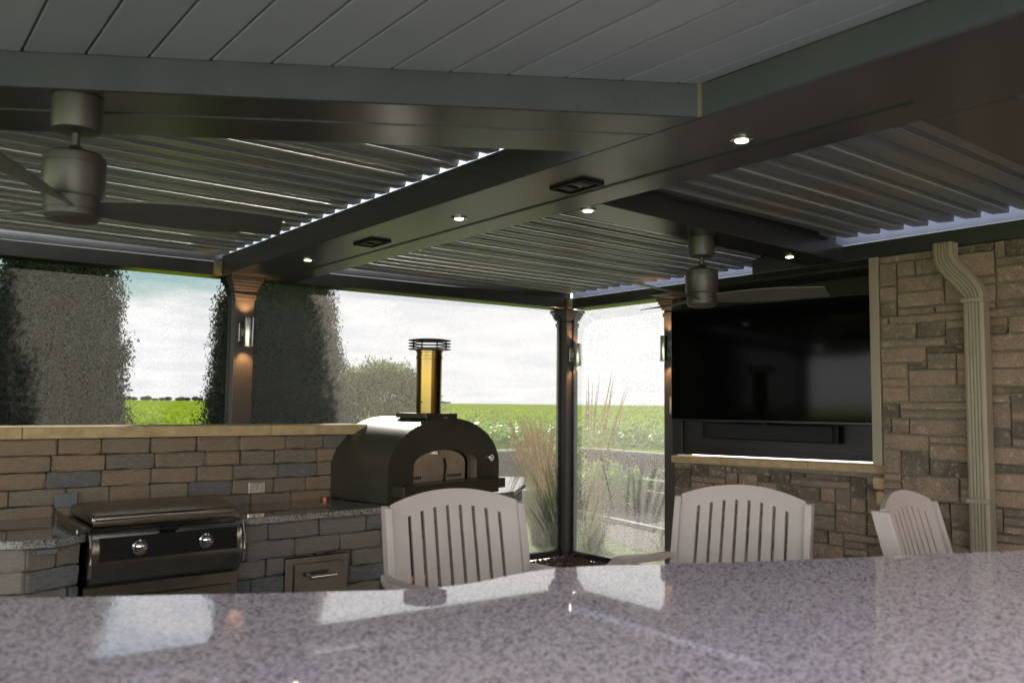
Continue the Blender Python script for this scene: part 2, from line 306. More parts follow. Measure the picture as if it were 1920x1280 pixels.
# chamfered rough blocks ------------------------------------------------
def block_mesh(name, sx, sy, sz, ch, jit, material, sub=0):
    bm = bmesh.new(); bmesh.ops.create_cube(bm, size=1)
    bmesh.ops.scale(bm, vec=(sx, sy, sz), verts=bm.verts)
    if sub:
        ed = [e for e in bm.edges if abs((e.verts[0].co - e.verts[1].co).x) > sx * .9]
        bmesh.ops.subdivide_edges(bm, edges=ed, cuts=sub, use_grid_fill=True)
    ed = [e for e in bm.edges if len(e.link_faces) == 2 and e.calc_face_angle() > 0.5]
    bmesh.ops.bevel(bm, geom=ed, offset=ch, segments=2 if sub else 1, profile=0.6, affect='EDGES')
    for v in bm.verts: v.co += Vector((random.uniform(-1, 1), random.uniform(-1, 1), random.uniform(-1, 1))) * jit
    me = bpy.data.meshes.new(name); bm.to_mesh(me); bm.free(); me.materials.append(material); return me

def brick_run(p0, p1, z0, nrow, h, blen, depth, parent, material, meshes, skip=None, jitter=0.003, start=0.0):
    """courses of bricks from p0 to p1; face plane through p0-p1, outside on the right of p0->p1"""
    p0 = Vector(p0); p1 = Vector(p1); d = (p1 - p0); Ln = d.length; d.normalize(); nrm = Vector((d.y, -d.x))
    ang = math.atan2(d.y, d.x); pl = parent.matrix_basis.translation
    for r in range(nrow):
        x = -random.uniform(0.02, 0.2) - start
        while x < Ln - 0.01:
            bl = blen * random.choice((0.82, 1, 1, 1.04, 1.1)); a = max(0, x); b = min(Ln, x + bl); x += bl
            if b - a < 0.03: continue
            zc = z0 + (r + .5) * h; xc = (a + b) / 2
            if skip and skip(xc, zc, (b - a) / 2): continue
            o = bpy.data.objects.new('brick', random.choice(meshes)); COL.objects.link(o); o.parent = parent
            off = random.uniform(-jitter, jitter) - depth / 2
            q = p0 + d * xc + nrm * off
            o.location = (q.x - pl[0], q.y - pl[1], zc - pl[2]); o.rotation_euler = (0, random.uniform(-.006, .006), ang + random.uniform(-.004, .004))
            o.scale = ((b - a - 0.004), depth, h - 0.004 + random.uniform(-.002, .001))
UB = [block_mesh('brick_shape', 1, 1, 1, 0.07, 0.012, BRICK, 0) for _ in range(6)]
UBB = [block_mesh('base_brick_shape', 1, 1, 1, 0.07, 0.012, BASEB, 0) for _ in range(6)]
# unit block bevel is relative, so give long blocks their own proportioned shapes
def prop_blocks(material, n, h, l, dpt, ch, jit):
    out = []
    for _ in range(n):
        me = block_mesh('brick_shape', l, dpt, h, ch, jit, material, 2)
        for v in me.vertices: v.co = (v.co.x / l, v.co.y / dpt, v.co.z / h)
        out.append(me)
    return out
UB = prop_blocks(BRICK, 12, .085, .25, .12, .012, .0036)
UBB = prop_blocks(BASEB, 12, .095, .27, .12, .016, .0042)

def ashlar(y0, y1, z0, z1, uy=0.055, uz=0.047):
    """random rectangular stone pattern on a grid -> list of (ya,yb,za,zb)"""
    ny = int(round((y1 - y0) / uy)); nz = int(round((z1 - z0) / uz)); uy = (y1 - y0) / ny; uz = (z1 - z0) / nz
    occ = np.zeros((nz, ny), bool); res = []
    for j in range(nz):
        for i in range(ny):
            if occ[j, i]: continue
            hh = random.choices((1, 2, 3), (0.38, 0.44, 0.18))[0]; ww = random.choice({1: (3, 4, 6, 8), 2: (2, 3, 5, 6, 7), 3: (3, 4, 6)}[hh])
            hh = min(hh, nz - j); w2 = 0
            while w2 < ww and i + w2 < ny and not occ[j, i + w2]: w2 += 1
            while hh > 1 and occ[j:j + hh, i:i + w2].any(): hh -= 1
            occ[j:j + hh, i:i + w2] = True
            res.append((y0 + i * uy, y0 + (i + w2) * uy, z0 + j * uz, z0 + (j + hh) * uz))
    return res
def stone_field(parent, X, cells, depth=0.07, gap=0.0045):
    pl = parent.matrix_basis.translation
    for (a, b, c, d) in cells:
        me = block_mesh('stone_shape', depth, b - a - 2 * gap, d - c - 2 * gap, 0.005, 0.0022, STONE, 0)
        o = bpy.data.objects.new('stone', me); COL.objects.link(o); o.parent = parent
        o.location = (X + depth / 2 + random.uniform(-.008, .003) - pl[0], (a + b) / 2 - pl[1], (c + d) / 2 - pl[2])
        o.rotation_euler = (0, random.uniform(-.02, .02), random.uniform(-.012, .012))

# ================================================================== SETTING
o = build(MB().poly([(-4500, -4500, 0), (4500, -4500, 0), (4500, 4500, 0), (-4500, 4500, 0)], [(0, 1, 2, 3)]), 'ground', GRASSM, kind='structure')
o = build(MB().box(-5, 5.9, -3.5, 6.5, -0.1, 0.012), 'patio_floor', PATIO, kind='structure')
build(MB().poly([(-4500, 10.45, .78), (9.75, 10.45, .78), (9.75, -300, .78), (4500, -300, .78), (4500, 4500, .78), (-4500, 4500, .78)], [(0, 1, 2, 3, 4, 5)]), 'field', FIELD, kind='structure')
build(MB().poly([(-3000, 330, .80), (75, 330, .80), (320, 1400, .80), (-600, 4200, .80), (-3000, 4200, .80)], [(0, 1, 2, 3, 4)]), 'ripe_crop_field', CORN, kind='structure')
build(MB().prism([(6.4, 9.2), (9.1, 9.0), (9.2, 10.3), (6.3, 10.4)], 0.02, 0.30), 'paved_path', CONC, kind='structure')

build(MB().box(-14, 9, -16, -3.5, -.1, .008), 'rear_bounce_deck', CONC, kind='structure')  # unseen pale deck added behind the camera to bounce sunlight inside
build(MB().box(1.2, 5.6, -3.6, -3.2, 0, 3.2), 'rear_reflection_wall', STONE, label='plain stone wall added unseen behind the camera to darken reflections', cat='wall')  # unseen wall added so the metal reflects something darker on this side
build(MB().poly([(6.5, -5, .005), (9.0, -5, .005), (9.0, 8.9, .005), (7.6, 8.6, .005), (6.5, 6.2, .005)], [(0, 1, 2, 3, 4)]), 'driveway', mat('grey_driveway', (0.15, 0.145, 0.14), .9, var=.25, vscale=5, bump=.4, bscale=60), kind='structure')
# retaining walls
rw = empty('retaining_wall', (9, 10, 0), label='long low grey block retaining wall with pale cap along the edge of the green field', cat='retaining wall')
pl = rw.location
def coping(p0, p1, z, wdt, th, name, material, parent):
    d = Vector((p1[0] - p0[0], p1[1] - p0[1])); n = Vector((-d.y, d.x)).normalized() * wdt / 2
    a, b = Vector(p0), Vector(p1)
    build(MB().prism([tuple(a - n), tuple(b - n), tuple(b + n), tuple(a + n)], z, z + th), name, material, parent, bevel=0.006)
def blocks_wall(p0, p1, z0, z1, parent, h=0.15, l=0.42):
    a = Vector(p0); b = Vector(p1); d = b - a; Ln = d.length; d.normalize(); ang = math.atan2(d.y, d.x)
    rows = int((z1 - z0) / h); me = block_mesh('wall_block_shape', 1, 1, 1, .02, .004, WALLB)
    for r in range(rows):
        x = -(r % 2) * l / 2
        while x < Ln:
            x0 = max(x, 0); x1 = min(x + l, Ln); x += l
            if x1 - x0 < .05: continue
            o = bpy.data.objects.new('block', me); COL.objects.link(o); o.parent = parent
            q = a + d * (x0 + x1) / 2; o.location = (q.x - parent.location[0], q.y - parent.location[1], z0 + (r + .5) * h + random.uniform(-.001, .001)); o.rotation_euler = (0, 0, ang)
            o.scale = (x1 - x0 - .006, .25, h - .006)
blocks_wall((4.5, 10.55), (9.6, 10.4), 0, .75, rw)
blocks_wall((9.75, 10.3), (9.6, 4.0), 0, .75, rw)
coping((4.4, 10.5), (9.75, 10.36), .752, .14, .03, 'coping', CONC, rw)
coping((9.7, 10.18), (9.55, 3.9), .752, .14, .03, 'coping', CONC, rw)
rw2 = empty('retaining_wall', (9, 8, 0), label='lower stepped grey block wall with thin pale cap in front of the tall one, seen through the right screen', cat='retaining wall')
blocks_wall((9.05, 9.6), (8.9, 4.6), 0, .42, rw2, h=.14)
coping((9.05, 9.65), (8.9, 4.5), .422, .12, .028, 'coping', CONC, rw2)
kb = empty('kerb', (7.7, 7.5, 0), label='pale concrete kerb crossing the ground outside the right screen', cat='kerb')
coping((8.0, 9.1), (7.35, 5.4), 0.0, .08, .06, 'kerb_stone', CONC, kb)

# ================================================================== HOUSE STONE WALLS
WX = 4.95
sw = empty('stone_wall', (5.1, 2.0, 0), label='tall brown ledgestone house wall on the right with a tan downspout in front', cat='wall')
build(MB().box(WX + .008, WX + .55, -2.5, 2.625, 0, 2.428), 'mortar_bed', MORTAR, sw)
cells = ashlar(0.95, 2.62, 0.45, 2.427)
stone_field(sw, WX - .012, cells)
build(MB().box(WX - .008, WX + .06, -2.5, .945, 0, 2.428), 'plain_backing', STONE, sw)
build(MB().box(WX - .02, WX + .06, 2.622, 2.682, 1.15, 2.428), 'corner_trim', TAN, sw, bevel=.003)
# low wall under the television
LX = 5.12
lw = empty('low_stone_wall', (5.3, 3.5, 0), label='low brown stone wall under the television with a tan ledge on top', cat='wall')
build(MB().box(LX + .008, 5.52, 2.64, 4.40, 0, 1.055), 'mortar_bed', MORTAR, lw)
stone_field(lw, LX - .012, ashlar(2.66, 4.41, 0.32, 1.062, uz=.046))
build(MB().box(LX - .008, LX + .05, 2.7, 4.38, 0, .318), 'plain_backing', STONE, lw)
for (a, b) in ((2.64, 3.22), (3.222, 3.92), (3.922, 4.42)):
    za = lambda y: 1.143 - (y - 2.64) / 1.78 * .033
    build(MB().poly([(LX - .04, a, za(a) - .052), (5.45, a, za(a) - .052), (5.45, b, za(b) - .052), (LX - .04, b, za(b) - .052), (LX - .04, a, za(a)), (5.45, a, za(a)), (5.45, b, za(b)), (LX - .04, b, za(b))],
                    [(0, 3, 2, 1), (4, 5, 6, 7), (0, 1, 5, 4), (1, 2, 6, 5), (2, 3, 7, 6), (3, 0, 4, 7)]), 'ledge_stone', CAPM, lw, bevel=.006, seg=2)
build(MB().poly([(LX - .004, 2.66, 1.056), (5.44, 2.66, 1.056), (5.44, 4.40, 1.056), (LX - .004, 4.40, 1.056), (LX - .004, 2.66, 1.0895), (5.44, 2.66, 1.0895), (5.44, 4.40, 1.0575), (LX - .004, 4.40, 1.0575)],
      [(0, 3, 2, 1), (4, 5, 6, 7), (0, 1, 5, 4), (1, 2, 6, 5), (2, 3, 7, 6), (3, 0, 4, 7)]), 'bedding_joint', MORTAR, lw)
for (a, b, c, d) in ((2.63, 2.72, 1.0, 1.075), (2.60, 2.70, .90, .99)):
    build(MB().box(LX - .13, LX + .05, a, b, c, d), 'corner_stone', CAPM, lw, bevel=.012, seg=2)
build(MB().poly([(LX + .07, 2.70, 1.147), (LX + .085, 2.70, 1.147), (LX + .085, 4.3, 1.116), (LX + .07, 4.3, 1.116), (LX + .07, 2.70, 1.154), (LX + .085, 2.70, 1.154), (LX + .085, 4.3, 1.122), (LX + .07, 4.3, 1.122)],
                [(0, 3, 2, 1), (4, 5, 6, 7), (0, 1, 5, 4), (1, 2, 6, 5), (2, 3, 7, 6), (3, 0, 4, 7)]), 'bright_strip', GLOWSTRIP, lw)  # thin pale strip along the ledge with a slight glow of its own

# media panel behind television
mp = empty('media_panel', (5.5, 3.7, 1.1), label='black panelled niche behind the television and soundbar', cat='panel')
build(MB().box(5.455, 5.52, 2.60, 4.705, 1.10, 2.50), 'back_board', PANEL, mp)
build(MB().box(5.425, 5.452, 4.60, 4.705, 1.10, 2.42), 'side_batten', PANEL, mp, bevel=.003)
build(MB().box(5.435, 5.452, 2.70, 4.595, 1.16, 1.172), 'bottom_batten', PANEL, mp)
build(MB().box(5.13, 5.452, 2.682, 4.70, 2.405, 2.428), 'top_board', PANEL, mp)

# downspout
ds = empty('downspout', (4.87, 2.04, 0), label='tan ribbed metal downspout with an offset elbow on the stone wall', cat='downspout')
def rib_section():
    pts = []; w_ = .108; n = 5
    pts.append((0, -w_ / 2)); pts.append((-.075, -w_ / 2)); 
    for i in range(n):
        a = -w_ / 2 + .010 + i * (w_ - .02) / n; s = (w_ - .02) / n
        pts += [(-.084, a), (-.084, a + s * .55), (-.077, a + s * .68), (-.077, a + s * .9)]
    pts += [(-.084, w_ / 2 - .008), (-.075, w_ / 2), (0, w_ / 2)]
    return pts
sec = rib_section()
def spout(path, name):
    mb = MB(); k = len(sec)
    for (x, y, z, t) in path:
        cs = 1 / math.sqrt(1 + t * t)
        for a, b in sec: mb.v.append((x + a, y + b * cs, z + t * cs * b))
    for i in range(len(path) - 1):
        for j in range(k): mb.f.append((i * k + j, i * k + (j + 1) % k, (i + 1) * k + (j + 1) % k, (i + 1) * k + j))
    mb.f.append(tuple(range(k))); mb.f.append(tuple(range((len(path) - 1) * k, len(path) * k)))
    return build(mb, name, TAN, ds, smooth=False)
pth = [(4.925, 2.195, 2.445, 0)]
for i in range(15):
    t = i / 14; s_ = t * t * (3 - 2 * t); dy = -.16 * 6 * t * (1 - t); dz = -.27; pth.append((4.925, 2.195 - .16 * s_, 2.375 - .27 * t, dy / -dz))
spout(pth, 'elbow')
spout([(4.922, 2.035, 2.112, 0), (4.922, 2.035, 0.05, 0)], 'pipe')
for zz_ in (2.10, 1.0): build(MB().box(4.828, 4.93, 1.976, 2.094, zz_ - .012, zz_ + .012), 'strap', TAN, ds, bevel=.002)

# ================================================================== PERGOLA
BZ = 2.43; LZ = 2.535; TZ = 2.74
pg = empty('pergola', (3, 4, 0), label='dark bronze louvered pergola with beams, square posts and slatted roof over the outdoor kitchen', cat='pergola')
def beam(mb, name='beam', material=BRONZE): return build(mb, name, material, pg, bevel=.004)
# big centre beam
beam(MB().box(2.115, 2.68, -.9, 6.20, BZ, LZ + .045).box(2.175, 2.62, -.9, 6.20, LZ - .001, TZ))
for gx in (2.478, 2.492): build(MB().box(gx, gx + .004, 1.2, 6.1, BZ - .0035, BZ + .001), 'groove_bead', BRONZE, pg)
# far beam (slightly off square)
def fy(x, off=0): return 6.30 - (x - .3) * 0.052 + off
beam(MB().prism([(-4.5, fy(-4.5)), (5.52, fy(5.52)), (5.52, fy(5.52) + .2), (-4.5, fy(-4.5) + .2)], BZ, LZ).prism([(-4.5, fy(-4.5) + .05), (5.52, fy(5.52) + .05), (5.52, fy(5.52) + .199), (-4.5, fy(-4.5) + .199)], LZ - .001, TZ))
# right beams
beam(MB().box(5.47, 5.68, 3.5, 6.02, BZ, LZ).box(5.57, 5.679, 3.5, 6.02, LZ - .001, 2.66))
beam(MB().box(4.95, 5.46, 1.28, 3.555, BZ, LZ).box(5.05, 5.459, 1.30, 3.555, LZ - .001, 2.66))
build(MB().box(5.69, 5.90, 2.6, 4.75, BZ + .06, 2.66), 'beam_backing', BRONZE, pg)
# mid beam
beam(MB().prism([(2.681, 2.752), (4.949, 2.86), (4.949, 3.10), (2.681, 3.01)], BZ, LZ).prism([(2.681, 2.80), (4.949, 2.905), (4.949, 3.06), (2.681, 2.97)], LZ - .001, TZ))
# near beam of the right bay
beam(MB().box(2.681, 6.0, .985, 1.27, BZ, TZ))
# near-left beam
L1 = lambda x: 2.848 - (x - .295) * .6427
L2 = lambda x: 3.35 - (x - .355) * .657
beam(MB().prism([(-4.5, L1(-4.5) + .02), (2.114, L1(2.114) + .02), (2.114, L2(2.114)), (-4.5, L2(-4.5))], BZ, TZ))
gm = lambda x: (L1(x) + L2(x)) / 2 - .01
build(MB().prism([(-4.5, gm(-4.5)), (2.11, gm(2.11)), (2.11, gm(2.11) + .005), (-4.5, gm(-4.5) + .005)], BZ - .0035, BZ + .001), 'groove_bead', BRONZE, pg)
# corner covers
for (x, y) in ((2.085, fy(2.085)), (5.445, fy(5.445))):
    build(MB().box(x - .028, x + .028, y - .03, y + .01, BZ + .005, LZ - .002), 'corner_cover', mat('dull_tan_plastic', (0.17, 0.135, 0.085), .6), pg, bevel=.002)

# louver blades
PR = [(0, 0), (.003, -.005), (.02, -.004), (.085, .000), (.100, .005), (.124, .022), (.138, .036), (.143, .037), (.1455, .032), (.1475, .0045), (.160, .0022)]
PRt = [(a, b + .003) for a, b in PR[::-1]]
def blade_mesh(ln):
    mb = MB().extrude(PR + PRt, (0, 0, 0), (0, 1, 0), (0, 0, 1), (1, 0, 0), ln)
    me = bpy.data.meshes.new('louver_shape'); me.from_pydata(mb.v, [], mb.f); fin(me, True); me.materials.append(LOUV); return me
def bay(x0f, x1, ys, z, rot, p=.15):
    cache = {}
    for y in ys:
        x0 = x0f(y); ln = round(x1(y) - x0, 2)
        if ln < .1: continue
        if ln not in cache: cache[ln] = blade_mesh(ln)
        o = bpy.data.objects.new('louver', cache[ln]); COL.objects.link(o); o.parent = pg
        o.location = (x1(y) - ln - 3, y - 4, z + random.uniform(-.0005, .0005)); o.rotation_euler = (random.uniform(-.004, .004), 0, rot)
yl = [2.30 + i * .15 for i in range(27)]
bay(lambda y: 2.705 if True else 0, lambda y: 5.455, [3.09 + i * .1503 for i in range(20) if 3.09 + i * .1503 < 6.0], 2.580, 0)
bay(lambda y: 2.705, lambda y: 4.935, [1.28 + i * .1468 for i in range(11) if 1.30 + i * .1468 < 2.8], 2.580, 0)
bay(lambda y: max(-3.5, (3.40 - y) / .657 + .355), lambda y: 2.112, [2.32 + i * .155 for i in range(27) if 2.32 + i * .155 < 6.15], 2.580, 0)
# gutters (colour paints in sky light: bright white left, dim blue right)
for q_ in ((2.166, 2.174, 2.4, 6.2), (5.532, 5.539, 3.5, 6.07), (5.022, 5.029, 1.3, 3.5)):
    build(MB().box(*q_, LZ + .002, 2.655 if q_[0] < 3 else 2.735), 'gutter', GUTTER if q_[0] < 3 else GUTTERB, pg)

# posts
def post(cx, cy, s=.075):
    pm = MB().box(cx - s, cx + s, cy - s, cy + s, 0, BZ - .001)
    p = build(pm, 'post', POSTM, pg, bevel=.004, seg=2)
    cp = MB()
    for (z0, z1, e) in ((2.395, 2.429, .048), (2.372, 2.396, .036), (2.345, 2.373, .026), (2.325, 2.346, .016), (2.292, 2.300, .012), (2.262, 2.293, .008)):
        cp.box(cx - s - e, cx + s + e, cy - s - e, cy + s + e, z0, z1)
    c = build(cp, 'capital', POSTM, None, bevel=.003, seg=2)
    c.parent = p; c.location = (0, 0, 0)
    me = c.data
    for v in me.vertices: v.co -= Vector(pg.location)
    return p
post(2.283, 6.225); post(5.54, 6.155); post(5.575, 4.785); post(-3.5, 6.5)

# insect screens
def screen(name, p0, p1, z0, z1, material, label):
    e = empty(name, ((p0[0] + p1[0]) / 2, (p0[1] + p1[1]) / 2, z0), label=label, cat='insect screen')
    a, b = Vector(p0), Vector(p1); d = (b - a).normalized(); n = Vector((-d.y, d.x)) * .02
    build(MB().poly([(a.x, a.y, z0 + .06), (b.x, b.y, z0 + .06), (b.x, b.y, z1), (a.x, a.y, z1)], [(0, 1, 2, 3)]), 'mesh_fabric', material, e)
    build(MB().prism([tuple(a - n * 1.4), tuple(b - n * 1.4), tuple(b + n * 1.4), tuple(a + n * 1.4)], z0, z0 + .062), 'bottom_bar', BRONZE, e, bevel=.004)
    for q in (a + d * .012, b - d * .012):
        build(MB().box(q.x - .012, q.x + .012, q.y - .012, q.y + .012, z0, z1), 'side_track', BRONZE, e)
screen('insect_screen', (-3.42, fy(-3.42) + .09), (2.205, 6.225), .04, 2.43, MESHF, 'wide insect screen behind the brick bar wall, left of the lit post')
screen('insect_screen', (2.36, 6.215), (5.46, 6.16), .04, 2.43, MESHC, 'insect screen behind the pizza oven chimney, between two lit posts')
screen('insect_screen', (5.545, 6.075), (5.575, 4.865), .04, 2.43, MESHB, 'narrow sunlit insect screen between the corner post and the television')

# downlights & speaker boxes
def downlight(x, y, label):
    e = empty('downlight', (x, y, BZ), label=label, cat='downlight', group='recessed lights in the pergola beams')
    build(MB().lathe([(.040, BZ - .001), (.040, BZ - .005), (.030, BZ - .007), (.027, BZ - .0055), (.027, BZ - .0012)], (x, y, 0)), 'trim_ring', CHROME, e, smooth=True)
    build(MB().lathe([(.0265, BZ - .0035), (.0265, BZ - .0012)], (x, y, 0), 24), 'reflector', STEEL, e)
    for k in range(4):
        a = R(45 + 90 * k); build(MB().lathe([(.0085, BZ - .0065), (.0085, BZ - .0036)], (x + .013 * math.cos(a), y + .013 * math.sin(a), 0), 12), 'led', LED, e)
downlight(2.30, 5.10, 'small lit round downlight in the big beam just before the far lit post')
downlight(2.352, 3.43, 'lit round downlight in the big beam between the two black speaker boxes')
downlight(2.722, 2.882, 'lit round downlight where the cross beam meets the big beam')
downlight(2.395, 1.757, 'nearest and largest lit downlight with four visible diodes in the big beam')
downlight(4.52, 2.97, 'lit downlight at the end of the cross beam above the television')
def wiring_box(x0, x1, y0, y1, label):
    e = empty('ceiling_box', ((x0 + x1) / 2, (y0 + y1) / 2, BZ), label=label, cat='ceiling box', group='open black boxes in the big beam')
    z = BZ - .012; mb = MB().box(x0, x1, y0, y0 + .008, z, BZ - .0005).box(x0, x1, y1 - .008, y1, z, BZ - .0005).box(x0, x0 + .008, y0 + .008, y1 - .008, z, BZ - .0005).box(x1 - .008, x1, y0 + .008, y1 - .008, z, BZ - .0005)
    build(mb, 'frame', BLACK, e); build(MB().box(x0 + .008, x1 - .008, y0 + .008, y1 - .008, BZ - .003, BZ - .0006), 'back_plate', DSTEEL, e)
    ym = (y0 + y1) / 2
    for k, (sy, sz) in enumerate(((y0 + .03, .05), (ym + .02, .05))):
        build(MB().box(x0 + .018, x1 - .03, sy, sy + sz, BZ - .010, BZ - .0032), 'socket', BLACK, e, bevel=.002)
wiring_box(2.31, 2.432, 2.475, 2.685, 'open black outlet box in the big beam, nearer one beside the cross beam')
wiring_box(2.265, 2.392, 4.175, 4.395, 'open black outlet box in the big beam, farther one near the far post')

# porch ceiling
pc = empty('porch_ceiling', (0, 0, 2.5), kind='structure')  # ceiling shortened just behind the camera to let more sky fill in
x = .343 - .1533 * 30
while x < 2.09:
    x1 = min(x + .1533, 2.094)
    mb = MB().prism([(x + .003, -.9), (x1 - .003, -.9), (x1 - .003, L1(x1 - .003)), (x + .003, L1(x + .003))], 2.532, 2.55)
    build(mb, 'plank', SOFFIT, pc, bevel=.003); x = x1 + (1e-9 if x1 < 2.094 else 1)
build(MB().prism([(-5, -.95), (2.10, -.95), (2.10, L1(2.1) + .01), (-4.6, L1(-4.6) + .01)], 2.5505, 2.9), 'roof_deck', mat('groove_light', (0.25, 0.26, 0.25), .6), pc)
build(MB().prism([(-4.5, L1(-4.5)), (2.095, L1(2.095)), (2.095, L1(2.095) + .018), (-4.5, L1(-4.5) + .018)], BZ - .004, 2.5315), 'fascia_board', FASCIA, pc)
build(MB().box(2.094, 2.1135, -.9, L1(2.1) + .0, BZ - .003, 2.5315), 'fascia_board', FASCIA, pc)
build(MB().box(2.085, 2.0985, L1(2.1) - .002, L1(2.1) + .012, BZ - .005, 2.5312), 'corner_bead', mat('dull_tan_plastic', (0.17, 0.135, 0.085), .6), pc)
pc2 = empty('porch_ceiling', (4, 0, 2.5), kind='structure')
for i in range(11):
    build(MB().box(2.70, 6.0, .97 - .155 * (i + 1) + .006, .97 - .155 * i, 2.532, 2.55), 'plank', SOFFIT, pc2, bevel=.003)
build(MB().box(2.7, 6.1, -.8, .975, 2.5505, 2.9), 'roof_deck', FASCIA, pc2)
build(MB().box(2.682, 6.0, .967, .984, BZ - .003, 2.5315), 'fascia_board', FASCIA, pc2)

# ================================================================== BRICK BAR WALL + COUNTER
CY = 4.86
bw = empty('brick_bar_wall', (1.0, CY + .12, 0), label='low wall of tumbled brown and grey bricks with tan cap stones behind the grill', cat='wall')
build(MB().box(-1.6, 2.62, CY + .02, CY + .24, 0, 1.295), 'mortar_bed', JOINT, bw)
def skip_blank(xc, zc, hw):  # room for the grey cover plate
    X = -1.6 + xc
    return abs(X - .90) < .05 + hw * 0 and abs(zc - .98) < .05
brick_run((-1.6, CY), (2.60, CY), 0.87, 5, .085, .25, .12, bw, BRICK, UB, None)
for (a, b) in ((-1.6, -.45), (-.447, .68), (.683, 1.98), (1.983, 2.62)):
    build(MB().box(a, b, CY - .035, CY + .27, 1.297, 1.358), 'cap_stone', CAPM, bw, bevel=.005, seg=2)
build(MB().box(.845, .95, CY - .022, CY - .004, .945, 1.018), 'blank_cover', GREYP, bw, bevel=.004, seg=2)
e = build(MB().box(1.857, 1.958, CY - .020, CY - .004, .958, 1.026), 'outlet_plate', STEEL, bw, bevel=.003)
for dx in (.028, .058):
    build(MB().box(1.857 + dx, 1.857 + dx + .018, CY - .0245, CY - .0198, .968, 1.014), 'socket', SWITCHM, bw, bevel=.002)

kc = empty('kitchen_counter', (1.6, 4.5, 0), label='brick kitchen counter with speckled granite top holding the grill and the pizza oven', cat='counter')
front = [(-1.6, 4.90), (-.3, 4.62), (.30, 4.30), (.62, 4.10), (.86, 4.165)]
front2 = [(1.58, 4.262), (2.47, 4.285), (3.62, 4.56), (4.08, 5.0)]
top_l = front + [(.87, 4.85), (-1.6, 4.85 + .3)]
build(MB().prism([(-1.6, 4.4), (-.3, 4.33), (.30, 4.24), (.60, 4.10), (.72, 4.075), (.86, 4.165), (.86, CY - .003), (-1.6, CY - .003)], .862, .90), 'granite_top', GRANC, kc, bevel=.006, seg=2)
build(MB().prism([(1.575, 4.262), (2.47, 4.285), (3.62, 4.56), (4.08, 5.0), (4.42, 5.43), (4.05, 5.68), (2.63, 5.68), (2.63, CY - .003), (1.575, CY - .003)], .862, .90), 'granite_top', GRANC, kc, bevel=.006, seg=2)
build(MB().box(.861, 1.574, 4.60, CY - .003, .862, .90), 'granite_top', GRANC, kc)
build(MB().prism([(-1.6, 4.46), (.30, 4.30), (.62, 4.155), (.80, 4.20), (.84, 4.24), (.84, CY), (-1.6, CY)], 0, .861), 'core', JOINT, kc)
build(MB().prism([(1.60, 4.335), (2.50, 4.36), (2.50, CY), (1.60, CY)], 0, .861).prism([(2.86, 4.42), (3.60, 4.60), (3.98, 5.0), (4.3, 5.42), (4.0, 5.6), (2.86, 5.6)], 0, .861), 'core', JOINT, kc)
build(MB().prism([(2.5, 4.75), (2.86, 4.75), (2.86, 4.8), (2.5, 4.8)], 0, .861), 'niche_back', BLACK, kc)
brick_run((-1.6, 4.42), (.30, 4.26), 0.005, 9, .095, .27, .10, kc, BASEB, UBB)
brick_run((.30, 4.26), (.62, 4.115), 0.005, 9, .095, .27, .10, kc, BASEB, UBB)
brick_run((.62, 4.115), (.845, 4.19), 0.005, 9, .095, .27, .10, kc, BASEB, UBB)
brick_run((1.585, 4.315), (2.50, 4.335), 0.005, 9, .095, .27, .10, kc, BASEB, UBB)
brick_run((2.86, 4.40), (3.62, 4.58), 0.005, 9, .095, .27, .10, kc, BASEB, UBB)
brick_run((3.62, 4.58), (4.05, 5.0), 0.005, 9, .095, .27, .10, kc, BASEB, UBB)
build(MB().box(.66, .735, 4.085, 4.12, .835, .858), 'light_plate', GREYP, kc, bevel=.002)
build(MB().prism([(2.505, 4.34), (2.855, 4.42), (2.855, 4.45), (2.505, 4.37)], .425, .455), 'orange_board', WOODG, kc)
# drawer front
dr = build(MB().box(1.862, 2.228, 4.290, 4.345, .30, .664), 'drawer_frame', DSTEEL, kc, bevel=.003)
build(MB().box(1.905, 2.193, 4.274, 4.2895, .345, .632), 'drawer_front', DSTEEL, kc, bevel=.006, seg=2)
hd = MB().tube([(1.975, 4.225, .566), (2.125, 4.225, .566)], .013, 14).tube([(1.99, 4.225, .566), (1.99, 4.275, .566)], .008).tube([(2.11, 4.225, .566), (2.11, 4.275, .566)], .008)
build(hd, 'handle', CHROME, kc, smooth=True)
build(MB().lathe([(.022, .90), (.022, .908), (.03, .912), (.03, .918), (.001, .920)], (2.32, 4.79, 0)), 'copper_cap', COPPER, kc, smooth=True)

# ------------------------------------------------------------------ grill
gr = empty('grill', (1.21, 4.35, .5), label='built-in dark stainless gas grill with closed lid and two chrome knobs', cat='grill')
X0, X1 = .862, 1.552
prof = [(4.62, .66), (4.20, .658), (4.13, .662), (4.092, .69), (4.074, .73), (4.066, .775), (4.066, .82), (4.074, .865), (4.09, .90), (4.11, .922), (4.13, .932), (4.62, .932)]
kp = len(prof)
build(MB().poly([(X0, a, b) for a, b in prof] + [(X1, a + .035, b) for a, b in prof], [tuple(range(kp)), tuple(range(kp, 2 * kp))[::-1]] + [(i, i + kp, (i + 1) % kp + kp, (i + 1) % kp) for i in range(kp)]), 'body', DSTEEL, gr, smooth=True)
build(MB().poly([(X0 + .035, 4.056, .785), (X1 - .03, 4.091, .785), (X1 - .03, 4.103, .885), (X0 + .035, 4.068, .885), (X0 + .035, 4.09, .785), (X1 - .03, 4.12, .785), (X1 - .03, 4.13, .885), (X0 + .035, 4.10, .885)],
                [(0, 1, 2, 3), (4, 7, 6, 5), (0, 4, 5, 1), (3, 2, 6, 7), (0, 3, 7, 4), (1, 5, 6, 2)]), 'control_panel', BLACK, gr)
